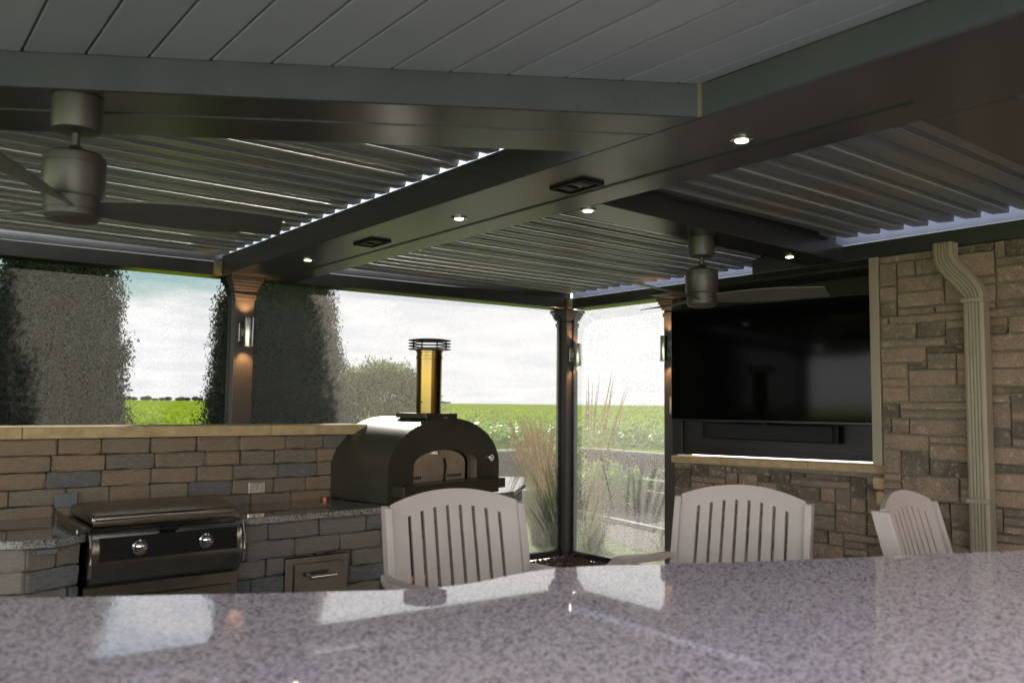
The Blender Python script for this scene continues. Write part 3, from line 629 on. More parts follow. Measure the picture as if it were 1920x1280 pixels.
for xx, yy in ((1.062, 4.064), (1.365, 4.080)):
    k = build(MB().lathe([(.034, 0), (.034, .006), (.027, .010), (.024, .030), (.012, .036), (.0, .037)], (xx, yy, .836), 24, 'Y'), 'knob', CHROME, gr, smooth=True)
# lid
lid = [(4.125, .936), (4.125, .975), (4.17, .985), (4.42, 1.01), (4.60, .985), (4.62, .936)]
build(MB().poly([(X0 + .01, a, b) for a, b in lid] + [(X1 - .01, a + .03, b) for a, b in lid], [tuple(range(6)), tuple(range(6, 12))[::-1]] + [(i, i + 6, (i + 1) % 6 + 6, (i + 1) % 6) for i in range(6)]), 'lid', DSTEEL, gr, bevel=.012, seg=3, smooth=True)
build(MB().box(X0 + .012, X1 - .02, 4.108, 4.122, .935, .948), 'lid_lip', CHROME, gr)
build(MB().box(1.16, 1.235, 4.085, 4.1, .898, .920), 'badge', BLACK, gr)
build(MB().tube([(.835, 4.03, .932), (.812, 4.20, .945), (.80, 4.55, .958)], .010, 10), 'side_rail', DSTEEL, gr, smooth=True)
build(MB().box(.815, .862, 4.14, 4.60, .901, .925), 'side_flange', DSTEEL, gr, bevel=.004)
for sx, sy in ((X0 - .004, 0), (X1 + .004, .035)):
    build(MB().tube([(sx, 4.068 + sy, .72), (sx, 4.052 + sy, .78), (sx, 4.056 + sy, .85), (sx, 4.078 + sy, .91)], .008, 8), 'edge_trim', CHROME, gr, smooth=True)
build(MB().box(X0 + .0, X1 + .02, 4.20, 4.24, .02, .655), 'cabinet_frame', DSTEEL, gr, bevel=.004)
build(MB().box(X0 + .04, X1 - .02, 4.185, 4.1995, .06, .60), 'cabinet_door', DSTEEL, gr, bevel=.005)

# ------------------------------------------------------------------ pizza oven (local frame, rotated)
ov = empty('pizza_oven', (2.50, 4.36, .905), R(12.6), label='black domed wood-fired pizza oven with a golden steel chimney at the end of the counter', cat='pizza oven')
W, ZS, ZT, D = 1.016, .185, .503, .56
def arch_pts(w0, w1, zs, zt, n=28):
    c = (w0 + w1) / 2; a = (w1 - w0) / 2
    return [(w1, 0.0), ] + [(c + a * math.cos(t), zs + (zt - zs) * math.sin(t)) for t in [math.pi * i / n for i in range(n + 1)]] + [(w0, 0.0)]
outer = arch_pts(0, W, ZS, ZT)
k = len(outer); mb = MB()
mb.v = [(a, 0.0, b) for a, b in outer] + [(a, D, b) for a, b in outer]
mb.f = [(i, (i + 1) % k, k + (i + 1) % k, k + i) for i in range(k)]; mb.f.append(tuple(range(k, 2 * k)))
build(mb, 'body', OVENM, ov, world=False, smooth=True)
# front face with the arched mouth cut out
mb = MB(); op = []
mx0, mx1, mzs, mzt, mz0 = .21, .787, .20, .302, .105
n = 28
inn = [(mx1, mz0)] + [((mx0 + mx1) / 2 + (mx1 - mx0) / 2 * math.cos(t), mzs + (mzt - mzs) * math.sin(t) ** .8) for t in [math.pi * i / n for i in range(n + 1)]] + [(mx0, mz0)]
ring_v = [(a, -.012, b) for a, b in outer] + [(a, -.012, b) for a, b in inn]
ring_f = [(i, i + 1, k + i + 1, k + i) for i in range(k - 1)]; ring_f.append((k - 1, 0, k, 2 * k - 1))
mb.poly(ring_v, ring_f)
mb.poly([(a, -.012, b) for a, b in outer] + [(a, .0, b) for a, b in outer], [(i, i + 1, k + i + 1, k + i) for i in range(k - 1)])
build(mb, 'front_face', OVENM, ov, world=False)
mb = MB().poly([(a, -.012, b) for a, b in inn] + [(a, .07, b) for a, b in inn], [(i, i + 1, k + i + 1, k + i) for i in range(k - 1)])
build(mb, 'mouth_lining', mat('warm_oven_lining', (0.70, 0.56, 0.42), 0.42, 0.8), ov, world=False, smooth=True)
build(MB().box(mx0, mx1, -.012, .08, .098, .104), 'hearth_sill', DSTEEL, ov, world=False)
dm = MB().poly([(mx0 + (a - mx0) * .86 if True else a, .02, b) for a, b in inn], [tuple(range(k))])
DOORM = mat('warm_oven_steel', (0.74, 0.60, 0.45), 0.38, 0.85, var=0.15, vscale=9)
door = build(dm, 'oven_door', DOORM, ov, world=False)
hv = MB()
for i in range(5): hv.box(mx0 + .018 + i * .017, mx0 + .025 + i * .017, .016, .0195, .125, .142)
for i in range(8): hv.box(mx0 + .33 + i * .017, mx0 + .337 + i * .017, .016, .0195, .125, .142)
build(hv, 'vent_slots', BLACK, door, world=False)
build(MB().tube([(.43, -.015, .29), (.45, -.03, .25)], .009, 8).box(.42, .445, -.01, .02, .275, .297), 'handle_bracket', STEEL, door, world=False, smooth=True)
build(MB().tube([(.452, -.035, .252), (.456, -.042, .20), (.455, -.035, .108)], .0105, 10), 'handle', BLACK, door, world=False, smooth=True)
tray = MB().box(.035, .965, -.115, -.0125, .040, .104)
build(tray, 'front_shelf', OVENM, ov, world=False, bevel=.004)
g = build(MB().lathe([(.026, .012), (.026, .030), (.022, .034)], (.915, 0, .234), 24, 'Y'), 'thermometer', CHROME, ov, world=False, smooth=True)
build(MB().lathe([(.021, .033), (.021, .0352)], (.915, 0, .234), 24, 'Y'), 'dial', WHITEP, g, world=False)
build(MB().box(.912, .918, -.0365, -.0353, .232, .249), 'needle', BLACK, g, world=False)
rv = MB()
for i in range(6): rv.lathe([(.005, 0), (.004, .003), (0, .004)], (-.0005, .03 + i * .095, .03), 8, 'X')
rvs = MB(); rvs.v = [(-(a) - .001, b, c) for a, b, c in rv.v]; rvs.f = rv.f
build(rvs, 'rivets', CHROME, ov, world=False)
rv = MB()
for (a, b) in ((.03, .15), (.12, .15), (.03, .06)): rv.lathe([(.005, .012), (.004, .015), (0, .016)], (a, 0, b), 8, 'Y')
build(rv, 'rivets', CHROME, ov, world=False)
build(MB().box(.37, .66, .05, .33, .497, .53), 'chimney_base', OVENM, ov, world=False, bevel=.003)
CX_, CY_ = .521, .18
ch = build(MB().lathe([(.082, .50), (.084, .88), (.087, .882), (.087, .90), (.084, .902), (.084, .925), (.088, .927), (.088, .935), (.105, .945)], (CX_, CY_, 0), 48), 'chimney', PIPE, ov, world=False, smooth=True)
for i in range(4):
    z = .945 + i * .019 + .001
    pr = [(.100 if i < 3 else .0, z), (.138, z - .001), (.141, z + .002), (.100 if i < 3 else .0, z + .004 + (.006 if i == 3 else 0))]
    mbx = MB(); prr = pr + [pr[0]] if i < 3 else [(.0001, z), (.138, z), (.141, z + .003), (.10, z + .009), (.0001, z + .012)]
    mbx.lathe(prr, (CX_, CY_, 0), 40); 
    if i < 3: mbx.f = mbx.f[:-2]
    build(mbx, 'cowl_ring', BLACK, ch, world=False, smooth=True)
for a in (20, 110, 200, 290): build(MB().box(CX_ + .118 * math.cos(R(a)) - .003, CX_ + .118 * math.cos(R(a)) + .003, CY_ + .118 * math.sin(R(a)) - .003, CY_ + .118 * math.sin(R(a)) + .003, .945, 1.004), 'cowl_pin', BLACK, ch, world=False)
build(MB().tube([(CX_ + .08, CY_ - .01, .60), (CX_ + .155, CY_ - .05, .60)], .004, 8).tube([(CX_ - .088, CY_ - .02, .60), (CX_ - .08, CY_, .60)], .004, 8), 'damper_lever', BLACK, ch, world=False)

# ================================================================== TELEVISION, SOUNDBAR
tv = empty('television', (5.295, 3.70, 1.83), 0, label='large black flat television tilted on the dark panel above the stone ledge', cat='television')
tv.rotation_euler = (0, 0, R(6.5))
tw, th = .815, .448
build(MB().box(-.02, .03, -tw, tw, -th, th), 'bezel', TVFRAME, tv, world=False, bevel=.004)
build(MB().box(-.0225, -.0198, -tw + .012, tw - .012, -th + .016, th - .012), 'screen', SCREENG, tv, world=False)
build(MB().box(.03, .16, -.2, .2, -.15, .15), 'wall_mount', BLACK, tv, world=False)
build(MB().box(-.021, .0, -.02, .02, -th - .012, -th), 'sensor', BLACK, tv, world=False)
sb = empty('soundbar', (5.40, 3.76, 1.31), label='long black soundbar mounted under the television', cat='soundbar')
build(MB().box(5.375, 5.45, 3.17, 4.35, 1.247, 1.372), 'body', BLACK, sb, bevel=.008, seg=2)
build(MB().box(5.368, 5.3745, 3.21, 4.31, 1.258, 1.362), 'grille', CLOTHG, sb)

# remote on the post
ls = empty('wall_switch', (5.49, 4.755, 1.5), label='small cream dimmer switch on the post left of the television', cat='switch')
build(MB().box(5.478, 5.499, 4.725, 4.785, 1.432, 1.575), 'plate', SWITCHM, ls, bevel=.004, seg=2)
build(MB().box(5.474, 5.4785, 4.742, 4.768, 1.46, 1.54), 'rocker', WHITEP, ls, bevel=.002)

# ================================================================== SCONCES
def sconce(x, y, z, nx, ny, label):
    """cylinder wall lamp; (nx,ny) points away from the post face at (x,y)"""
    e = empty('wall_sconce', (x, y, z), label=label, cat='wall lamp', group='steel cylinder lamps on the posts')
    cx, cy = x + nx * .085, y + ny * .085; h = .108
    c = build(MB().lathe([(.0262, h - .05), (.0285, h - .002), (.032, h), (.033, h - .004), (.033, -h + .004), (.032, -h), (.0285, -h + .002), (.0262, -h + .05)], (cx, cy, z), 32), 'cylinder', STEEL, e, smooth=True)
    for s in (1, -1): build(MB().lathe([(.0255, s * (h - .040)), (.0255, s * (h - .046))], (cx, cy, z), 20), 'lamp_lens', LED, c)
    if nx: build(MB().box(min(x, x + nx * .012), max(x, x + nx * .012), y - .045, y + .045, z - .07, z + .07).box(min(x + nx * .01, cx), max(x + nx * .01, cx), y - .015, y + .015, z - .03, z + .03), 'bracket', DSTEEL, e, bevel=.003)
    else: build(MB().box(x - .045, x + .045, y - .012, y, z - .07, z + .07).box(x - .015, x + .015, cy, y - .01, z - .03, z + .03), 'bracket', DSTEEL, e, bevel=.003)
    for s in (1, -1):
        ld = bpy.data.lights.new('sconce_lamp', 'SPOT'); ld.energy = 1.2; ld.color = (1.0, 0.50, 0.20); ld.spot_size = R(95); ld.spot_blend = 0.7; ld.shadow_soft_size = .02
        lo = bpy.data.objects.new('sconce_lamp', ld); COL.objects.link(lo); lo.parent = e
        lo.location = (nx * .07, ny * .07, s * (h + .004))
        dv = Vector((-nx * .25, -ny * .25, s)); lo.rotation_euler = (-dv).to_track_quat('Z', 'Y').to_euler()
sconce(2.285, 6.149, 2.010, 0, -1, 'lit steel cylinder lamp on the post between the dark arborvitae trees')
sconce(5.54, 6.079, 1.985, 0, -1, 'lit steel cylinder lamp on the corner post right of the pizza oven chimney')
sconce(5.499, 4.785, 1.985, -1, 0, 'lit steel cylinder lamp on the post beside the television')

# ================================================================== CEILING FANS
def fan(x, y, rot, label):
    e = empty('ceiling_fan', (x, y, BZ), rot, label=label, cat='ceiling fan', group='ceiling fans under the pergola')
    z = 0.0
    build(MB().lathe([(.072, -.001), (.072, -.09), (.068, -.104), (.05, -.110), (.02, -.112)], (0, 0, 0), 40), 'canopy', FANM, e, world=False, smooth=True)
    build(MB().lathe([(.0125, -.11), (.0125, -.150), (.020, -.155), (.036, -.176)], (0, 0, 0), 24), 'downrod', FANM, e, world=False, smooth=True)
    mo = build(MB().lathe([(.036, -.176), (.078, -.178), (.088, -.186), (.0895, -.20), (.0895, -.21), (.0885, -.211), (.0885, -.214), (.0895, -.215), (.0895, -.305), (.084, -.315), (.081, -.316), (.081, -.352), (.079, -.3525), (.079, -.356), (.081, -.357), (.081, -.372), (.070, -.384), (.045, -.389), (.0, -.390)], (0, 0, 0), 48), 'motor_housing', FANM, e, world=False, smooth=True)
    for kk in range(3):
        th = R(120 * kk); mb = MB(); nseg = 14
        for i in range(nseg + 1):
            t = i / nseg; r = .05 + t * .60
            wd = .036 + .055 * math.sin(min(1, t * 1.5) * math.pi / 2) - .01 * t
            pt = -R(24 - 14 * t); zc = -.335 + .02 * t
            for s, dz in ((-1, 0), (1, 0), (1, -.005), (-1, -.005)):
                a = s * wd + (.012 if s > 0 and i == nseg else 0)
                mb.v.append((r + (.02 * s if i == nseg else 0), a * math.cos(pt), zc + a * math.sin(pt) + dz))
        for i in range(nseg):
            for q in range(4): mb.f.append((i * 4 + q, i * 4 + (q + 1) % 4, (i + 1) * 4 + (q + 1) % 4, (i + 1) * 4 + q))
        mb.f.append((0, 1, 2, 3)); mb.f.append(tuple(nseg * 4 + q for q in (3, 2, 1, 0)))
        b = build(mb, 'blade', FANB, e, world=False, smooth=True); b.rotation_euler = (0, 0, th)
fan(.501, 2.829, R(90 - 95), 'large graphite three-blade ceiling fan in the upper left, nearest the porch ceiling')
fan(3.656, 2.955, R(90 - 145), 'smaller graphite ceiling fan hanging from the cross beam in front of the television')

# ================================================================== TABLE
tb = empty('granite_bar_table', (1.2, 1.0, 0), label='glossy pale speckled granite bar top filling the foreground', cat='table')
edge = [(-1.0, 2.86), (.276, 2.133), (.71, 1.881), (1.00, 1.716), (1.09, 1.680), (1.17, 1.670), (1.25, 1.676), (1.33, 1.690), (1.41, 1.698), (1.49, 1.692), (1.577, 1.662), (1.773, 1.56), (1.982, 1.452), (2.215, 1.349), (2.461, 1.24), (2.859, 1.074), (3.5, .80)]
build(MB().prism(edge + [(3.2, -.6), (.2, -.6), (-1.6, 1.6)], 1.032, 1.07), 'granite_slab', GRAN, tb, bevel=.006, seg=3)
inner = [(-.8, 2.5), (.25, 1.88), (1.0, 1.47), (1.5, 1.40), (2.8, .85), (2.9, .5), (1.2, .9), (-.7, 2.1)]
build(MB().prism(inner, 0, 1.031), 'table_base', BASEB, tb)

# ================================================================== CHAIRS
def make_chair():
    e = empty('bar_chair')
    W2, zb, zs = .238, .70, 1.135
    arc = lambda x: zs + .050 - (x / W2) ** 2 * .046
    lean = lambda z: .21 + (z - zb) * math.tan(R(15))
    crv = lambda x: -.022 * (x / W2) ** 2
    slot = lambda x: 1.128 - (x / .17) ** 2 * .030 - .015 * 0
    sx = [(-3.5 + i) * .0485 for i in range(8)]; hw = .0062
    xs = [-W2]; 
    for s in sx: xs += [s - hw, s + hw]
    xs.append(W2)
    def pt(x, z, d): return (x, lean(z) + crv(x) + d, z)
    # top rail
    def sub(a, b): n_ = max(1, int((b - a) / .014)); return [a + (b - a) * i / n_ for i in range(n_ + 1)]
    allx = []
    for i in range(len(xs) - 1): allx += sub(xs[i], xs[i + 1])[:-1]
    allx.append(W2)
    mb = MB(); n = len(allx)
    for d in (0, .02):
        for x in allx: mb.v.append(pt(x, slot(x), d))
        for x in allx: mb.v.append(pt(x, arc(x) - (.006 if d else 0), d))
    for i in range(n - 1):
        mb.f.append((i, i + 1, n + i + 1, n + i)); mb.f.append((2 * n + i + 1, 2 * n + i, 3 * n + i, 3 * n + i + 1))
        mb.f.append((n + i, n + i + 1, 3 * n + i + 1, 3 * n + i)); mb.f.append((i + 1, i, 2 * n + i, 2 * n + i + 1))
    mb.f.append((0, n, 3 * n, 2 * n)); mb.f.append((n - 1, 3 * n - 1, 4 * n - 1, 2 * n - 1))
    build(mb, 'top_rail', CHAIRM, e, world=False, smooth=True)
    for i in range(0, len(xs) - 1, 2):
        a, b = xs[i], xs[i + 1]; q = sub(a, b); mb = MB(); n = len(q)
        for d in (0, .02):
            for x in q: mb.v.append(pt(x, zb, d))
            for x in q: mb.v.append(pt(x, slot(x), d))
        for j in range(n - 1):
            mb.f.append((j, j + 1, n + j + 1, n + j)); mb.f.append((2 * n + j + 1, 2 * n + j, 3 * n + j, 3 * n + j + 1))
        mb.f.append((0, n, 3 * n, 2 * n)); mb.f.append((n - 1, 3 * n - 1, 4 * n - 1, 2 * n - 1) if False else (n - 1, 2 * n - 1, 4 * n - 1, 3 * n - 1))
        mb.f.append(tuple(range(n)) + tuple(range(3 * n - 1, 2 * n - 1, -1)))
        build(mb, 'slat', CHAIRM, e, world=False, smooth=True)
    for s in (-1, 1):
        a, b = sorted((s * .236, s * .262)); q = []
        for z in (.55, zs - .004):
            y = lean(z) - .022
            q += [(a, y - .018, z), (b, y - .018, z), (b, y + .045, z), (a, y + .045, z)]
        build(MB().poly(q, [(0, 3, 2, 1), (4, 5, 6, 7), (0, 1, 5, 4), (1, 2, 6, 5), (2, 3, 7, 6), (3, 0, 4, 7)]), 'stile', CHAIRM, e, world=False, bevel=.004, seg=2)
        # rear & front legs
        build(MB().poly([(a, .28, 0), (b, .28, 0), (b, .33, 0), (a, .33, 0), (a, .17, .56), (b, .17, .56), (b, .225, .56), (a, .225, .56)],
              [(0, 3, 2, 1), (4, 5, 6, 7), (0, 1, 5, 4), (1, 2, 6, 5), (2, 3, 7, 6), (3, 0, 4, 7)]), 'leg', CHAIRM, e, world=False, bevel=.004)
        build(MB().box(a, b, -.24, -.18, 0, .93), 'leg', CHAIRM, e, world=False, bevel=.004)
        # arm: broad curved board
        mb = MB(); nn = 14; cx_ = s * .272
        for i in range(nn + 1):
            t = i / nn; y = .235 - t * .55; z = .962 - .022 * math.cos(t * math.pi) * 1 - .035 * max(0, t - .75) / .25 * max(0, t - .75) / .25 * 1.0 - .02
            hw_ = .016 + .020 * math.sin(min(1, t * 1.4) * math.pi / 2); ox = cx_ + s * .022 * math.sin(t * math.pi)
            mb.v += [(ox - hw_, y, z), (ox + hw_, y, z), (ox + hw_, y, z - .022), (ox - hw_, y, z - .022)]
        for i in range(nn):
            for qq in range(4): mb.f.append((i * 4 + qq, i * 4 + (qq + 1) % 4, (i + 1) * 4 + (qq + 1) % 4, (i + 1) * 4 + qq))
        mb.f.append((0, 1, 2, 3)); mb.f.append(tuple(nn * 4 + qq for qq in (3, 2, 1, 0)))
        build(mb, 'arm', CHAIRM, e, world=False, bevel=.004, smooth=True)
        build(MB().box(a + .003, b - .003, -.18, .22, .69, .73), 'side_rail', CHAIRM, e, world=False)
    for i in range(7):
        y0 = -.23 + i * .066; build(MB().box(-.232, .232, y0, y0 + .056, .735, .755), 'seat_slat', CHAIRM, e, world=False, bevel=.004)
    build(MB().box(-.236, .236, -.225, -.195, .28, .32), 'footrest', CHAIRM, e, world=False, bevel=.004)
    return e
chair = make_chair()
def az(px, py, dep):
    r = fw + rt * ((px - 960) / F) - up * ((py - 640) / F); return Vector((0, 0, ZC)) + r * dep
spots = [((1.635, 2.19), 194, 'taupe slatted bar chair in front of the pizza oven, the one on the left'),
         ((2.44, 1.90), 248, 'taupe slatted bar chair in front of the low stone wall, the middle one'),
         ((3.13, 1.24), 172, 'taupe slatted bar chair turned sideways beside the downspout'),
         ((-.02, 2.93), 175, 'bar chair almost outside the frame, only its arm tip at the far left')]
for i, (p, faz, lab) in enumerate(spots):
    c = chair if i == 0 else copy_tree(chair)
    c.location = (p[0], p[1], 0.01); c.rotation_euler = (0, 0, math.pi - R(faz)); tag(c, lab, 'chair', 'bar chairs around the granite bar')

# ================================================================== PLANTS
def cards(P, size, rng, aspect=1.0, up_bias=0.0, out=None):
    """one small random quad per point"""
    n = len(P); a = rng.normal(size=(n, 3)); 
    if out is not None: a = a * .8 + out
    a /= np.linalg.norm(a, axis=1)[:, None]
    b = rng.normal(size=(n, 3)); b[:, 2] += up_bias * np.sign(rng.random(n) - .2); b -= (b * a).sum(1)[:, None] * a; b /= np.linalg.norm(b, axis=1)[:, None]; c = np.cross(a, b)
    s = size * (0.6 + .8 * rng.random(n))[:, None]
    V = np.stack([P - b * s * aspect, P + c * s * .6, P + b * s * aspect, P - c * s * .6], 1).reshape(-1, 3)
    Fc = np.arange(4 * n).reshape(n, 4); return V, Fc
def arborvitae(x, y, r, h, label, n=140000, seed=1):
    g = np.random.default_rng(seed); e = empty('arborvitae_tree', (x, y, 0), label=label, cat='tree', group='tall arborvitae trees behind the screens')
    build(MB().tube([(0, 0, 0), (.02, 0, h * .45), (0, 0, h * .9)], .07, 8, .02), 'trunk', BARK, e, world=False, smooth=True)
    # sprays: clumps spread in a shell of an ogive volume
    nc = 1500; z = g.random(nc) ** 1.05 * h * .985 + .1; t = z / h
    prof = r * np.clip(1 - t ** 1.5, 0, 1) ** .9 * (0.82 + .18 * np.clip(t * 6, 0, 1))
    a = g.random(nc) * 2 * np.pi; wob = .95 + .05 * np.sin(a * 3 + z * 2.1 + seed) + .05 * np.sin(a * 5 - z * 5.7) + .05 * np.sin(z * 11 + a * 2) + g.normal(size=nc) * .045
    rad = prof * wob * (1 - .38 * g.random(nc) ** 2.2)
    Cc = np.stack([rad * np.cos(a), rad * np.sin(a), z], 1)
    idx = g.integers(0, nc, n); off = g.normal(size=(n, 3)) * np.array([.04, .04, .085])
    P = Cc[idx] + off; outd = np.stack([np.cos(a[idx]), np.sin(a[idx]), .3 + 0 * a[idx]], 1) * .9
    V, Fc = cards(P, .0105, g, 1.9, 1.6, outd)
    vert_arrays('foliage', V, Fc, ARB, e)
    pc_ = g.random(n // 5); zz2 = pc_ * h * .93 + .1; t2 = zz2 / h; rr = r * .80 * np.clip(1 - t2 ** 1.5, 0, 1) ** .9 * np.sqrt(g.random(n // 5)); aa = g.random(n // 5) * 6.283
    V, Fc = cards(np.stack([rr * np.cos(aa), rr * np.sin(aa), zz2], 1), .065, g)
    vert_arrays('inner_foliage', V, Fc, ARB, e)
arborvitae(1.42, 8.55, .76, 4.75, 'broad dark arborvitae tree at the far left, left of the gap of sky', seed=3, n=180000)
arborvitae(3.28, 8.5, .60, 4.2, 'slim dark arborvitae directly behind the lit post', seed=5)
arborvitae(3.66, 8.5, .82, 4.05, 'dark arborvitae right of the lit post, its right edge against bright sky', seed=9, n=170000)
arborvitae(.35, 8.7, .55, 5.8, 'arborvitae at the very left edge of the picture', seed=12, n=30000)
for i_, xx_ in enumerate((-.9, -2.1, -3.3, -4.6)):
    arborvitae(xx_, 8.6, .68, 5.8, 'arborvitae of the same hedge row, standing outside the frame to the left', seed=40 + i_, n=16000)

# willow bush
g = np.random.default_rng(21)
wb = empty('willow_bush', (9.05, 16, .78), label='pale green rounded willow bush left of the oven chimney, beyond the screen', cat='bush')
mbt = MB()
for i in range(9):
    a = g.random() * 6.28; mbt.tube([(0, 0, 0), (.3 * math.cos(a), .3 * math.sin(a), .6), (.8 * math.cos(a), .8 * math.sin(a), 1.3)], .03, 6, .008)
build(mbt, 'stems', BARK, wb, world=False)
nc = 500; u_ = g.random(nc) * 6.283; v_ = np.arccos(g.uniform(-.2, 1, nc)); rr = .95 * (0.75 + .33 * g.random(nc))
Cc = np.stack([rr * 1.15 * np.sin(v_) * np.cos(u_), rr * 1.15 * np.sin(v_) * np.sin(u_), .55 + rr * np.cos(v_) * .98], 1)
idx = g.integers(0, nc, 22000); P = Cc[idx] + g.normal(size=(22000, 3)) * .10; P[:, 2] = np.maximum(P[:, 2], .02)
V, Fc = cards(P, .022, g, 2.0, 1.5); vert_arrays('foliage', V, Fc, WILL, wb)

# ornamental grasses
def grass_clump(x, y, nb, hb, ns, hs, seed, label, lean=(0, 0), spread=.16):
    g = random.Random(seed); e = empty('ornamental_grass', (x, y, 0), label=label, cat='ornamental grass', group='feather grasses outside the corner post')
    mb = MB()
    for i in range(nb):
        a = g.random() * 6.283; r0 = g.random() * spread; h = hb * g.uniform(.5, 1.1); sp = g.uniform(.15, .5) * hb; wd = .004
        bx_, by_ = r0 * math.cos(a), r0 * math.sin(a); px, py = -math.sin(a) * wd, math.cos(a) * wd; o = len(mb.v)
        for j in range(6):
            t = j / 5; q = sp * t * t; z = h * (t - .35 * t ** 3 * (sp / hb)); ww = 1 - t * .85
            mb.v += [(bx_ + math.cos(a) * q - px * ww, by_ + math.sin(a) * q - py * ww, z), (bx_ + math.cos(a) * q + px * ww, by_ + math.sin(a) * q + py * ww, z)]
        for j in range(5): mb.f.append((o + 2 * j, o + 2 * j + 1, o + 2 * j + 3, o + 2 * j + 2))
    me = bpy.data.meshes.new('blades'); me.from_pydata(mb.v, [], mb.f); me.materials.append(GBLADE); o_ = bpy.data.objects.new('blades', me); COL.objects.link(o_); o_.parent = e; tag(o_, kind='stuff')
    mb = MB()
    for i in range(ns):
        a = g.random() * 6.283; r0 = g.random() * spread * .7; h = hs * g.uniform(.75, 1.08); sp = g.uniform(.03, .30); q0 = [(r0 * math.cos(a) + math.cos(a) * sp * t * t + lean[0] * t * t, r0 * math.sin(a) + math.sin(a) * sp * t * t + lean[1] * t * t, h * t) for t in (0, .35, .6, .8, 1)]
        mb.tube(q0, .0022, 3, .0012, cap=False)
        tip = [Vector(q0[2]).lerp(Vector(q0[3]), .5), Vector(q0[3]), Vector(q0[3]).lerp(Vector(q0[4]), .5), Vector(q0[4])]
        mb.tube([tip[0], tip[1]], .0025, 4, .0065, cap=False); mb.tube([tip[1], tip[2]], .0065, 4, .005, cap=False); mb.tube([tip[2], tip[3]], .005, 4, .001, cap=False)
    me = bpy.data.meshes.new('plumes'); me.from_pydata(mb.v, [], mb.f); me.materials.append(PLUME); o_ = bpy.data.objects.new('plumes', me); COL.objects.link(o_); o_.parent = e; tag(o_, kind='stuff')
grass_clump(5.95, 6.95, 800, .90, 85, 1.32, 4, 'tall feather grass with tan plumes just left of the corner post', lean=(-.12, .05))
grass_clump(6.15, 6.42, 200, .60, 22, 1.75, 6, 'feather grass against the right screen beside the corner post', lean=(.10, -.10))
grass_clump(6.35, 5.55, 120, .40, 9, 1.15, 8, 'sparse feather grass behind the middle of the right screen', lean=(.06, -.05))

def shrub(x, y, z, rad, hh, label, seed):
    g = np.random.default_rng(seed); e = empty('leafy_shrub', (x, y, z), label=label, cat='shrub')
    nc = 140; P = g.normal(size=(nc, 3)) * np.array([rad * .5, rad * .5, hh * .25]) + np.array([0, 0, hh * .5]); P[:, 2] = np.clip(P[:, 2], .03, hh)
    Q = P[g.integers(0, nc, 5000)] + g.normal(size=(5000, 3)) * .045; Q[:, 2] = np.maximum(Q[:, 2], .01)
    V, Fc = cards(Q, .028, g, 1.3); vert_arrays('foliage', V, Fc, VEG, e)
    mb = MB()
    for i in range(6): mb.tube([(0, 0, 0), (.3 * rad * math.cos(i), .3 * rad * math.sin(i), hh * .7)], .008, 5, .003)
    build(mb, 'stems', BARK, e, world=False)
shrub(8.75, 8.75, 0, .45, .62, 'low bright green leafy shrub in front of the lower stepped wall beyond the right screen', 61)
shrub(8.6, 9.75, .3, .40, .5, 'low bright green leafy shrub beside the pale paving, left of the corner post', 62)
# vegetable rows and soybean canopy
def leafbed(name, pts, size, material, seed, label=None, cat=None, h=.3):
    g = np.random.default_rng(seed); n = len(pts); P = pts.copy(); P[:, 2] += g.random(n) * h
    V, Fc = cards(P, size, g, 1.1, 0, np.tile([0, 0, .8], (n, 1))); return vert_arrays(name, V, Fc, material, None, kind='stuff')
g = np.random.default_rng(33)
n = 9000; ang = R(38.2) + g.uniform(-.36, .42, n); dist = 14.0 + 7 * g.random(n) ** 1.2
pt = np.stack([dist * np.sin(ang), dist * np.cos(ang), np.full(n, .80)], 1); keep = (pt[:, 1] > 10.9) | (pt[:, 0] > 10.1)
clump = g.integers(0, 260, n); cpos = pt[clump * 30]; pt = cpos + g.normal(size=(n, 3)) * np.array([.22, .22, .02]); keep = ((pt[:, 1] > 10.8) | (pt[:, 0] > 10.1))
pt[:, 2] = .80
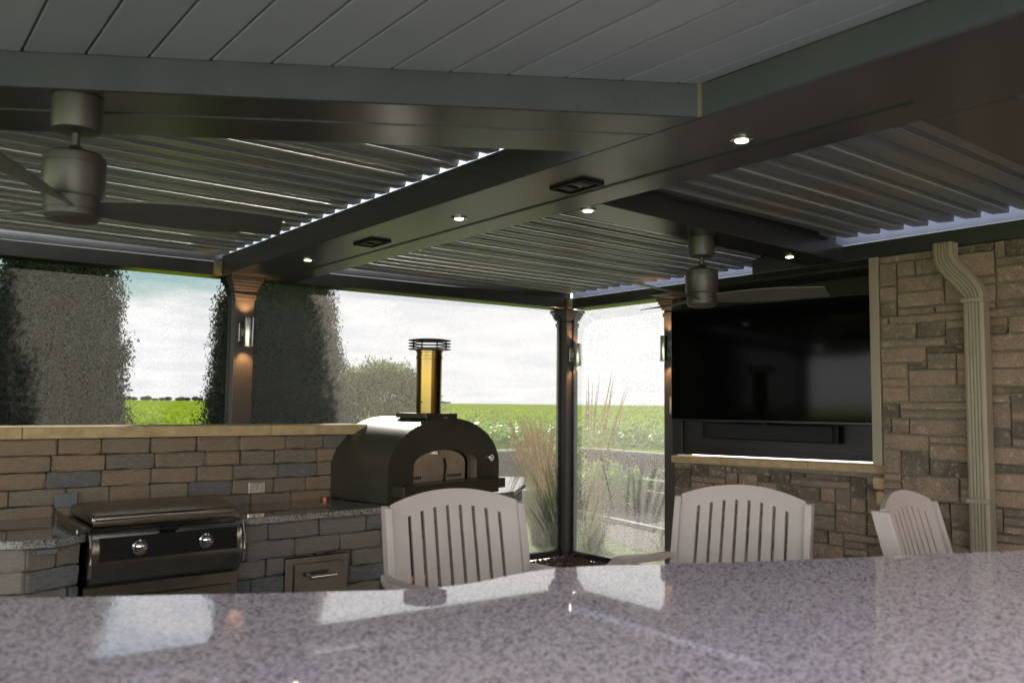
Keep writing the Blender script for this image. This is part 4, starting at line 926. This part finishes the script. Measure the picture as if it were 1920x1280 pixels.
vb = leafbed('vegetable_bed', pt[keep], .07, VEG, 5, h=.30); tag(vb, 'leafy pale green vegetable plants behind the retaining wall', 'vegetable plants')
n = 110000; ang = R(38.2) + g.uniform(-.66, .62, n); dist = 19 * (75 / 19) ** (g.random(n))
pt = np.stack([dist * np.sin(ang), dist * np.cos(ang), np.full(n, .80)], 1)
row = np.sin((pt[:, 0] * .8 + pt[:, 1] * .6) * 2 * np.pi / .76); keep = (row > -.5) & ((pt[:, 1] > 12) | (pt[:, 0] > 12))
sy_ = leafbed('soybean_crop', pt[keep], .075, SOY, 6, h=.28); tag(sy_, 'dense rows of bright green soybean plants filling the field', 'crop')
# far trees on the horizon
ft = empty('far_treeline', (-140, 1500, .8), label='tiny dark line of trees on the horizon in the gap between the arborvitaes', cat='trees')
mb = MB()
for i in range(40):
    x = -60 + i * 11 + random.uniform(-3, 3) ; hh = random.uniform(3, 9)
    mb.lathe([(.1, 0), (6, hh * .2), (7, hh * .6), (3.5, hh * .95), (.1, hh)], (x + 520, random.uniform(-8, 8), 0), 7)
build(mb, 'crowns', FAROAK, ft, world=False, kind='stuff')

# mulch bits by the corner post
mb = MB()
for i in range(900):
    x = 5.0 + random.random() * .5; y = 5.3 + random.random() * .75; s = random.uniform(.008, .025); a = random.random() * 3
    z = .02 + random.random() * .03; c_, s_ = math.cos(a), math.sin(a)
    vs = [(x + dx * c_ * s - dy * s_ * s * .4, y + dx * s_ * s + dy * c_ * s * .4, z + dz * .008) for dx, dy, dz in ((-1, -1, 0), (1, -1, 1), (1, 1, 0), (-1, 1, 1), (-1, -1, 1.5), (1, -1, 2.5), (1, 1, 1.5), (-1, 1, 2.5))]
    mb.poly(vs, [(0, 3, 2, 1), (4, 5, 6, 7), (0, 1, 5, 4), (1, 2, 6, 5), (2, 3, 7, 6), (3, 0, 4, 7)])
me = bpy.data.meshes.new('mulch'); me.from_pydata(mb.v, [], mb.f); me.materials.append(MULCH); o = bpy.data.objects.new('mulch', me); COL.objects.link(o)
tag(o, 'dark brown bark mulch around the foot of the corner post', 'mulch', kind='stuff')
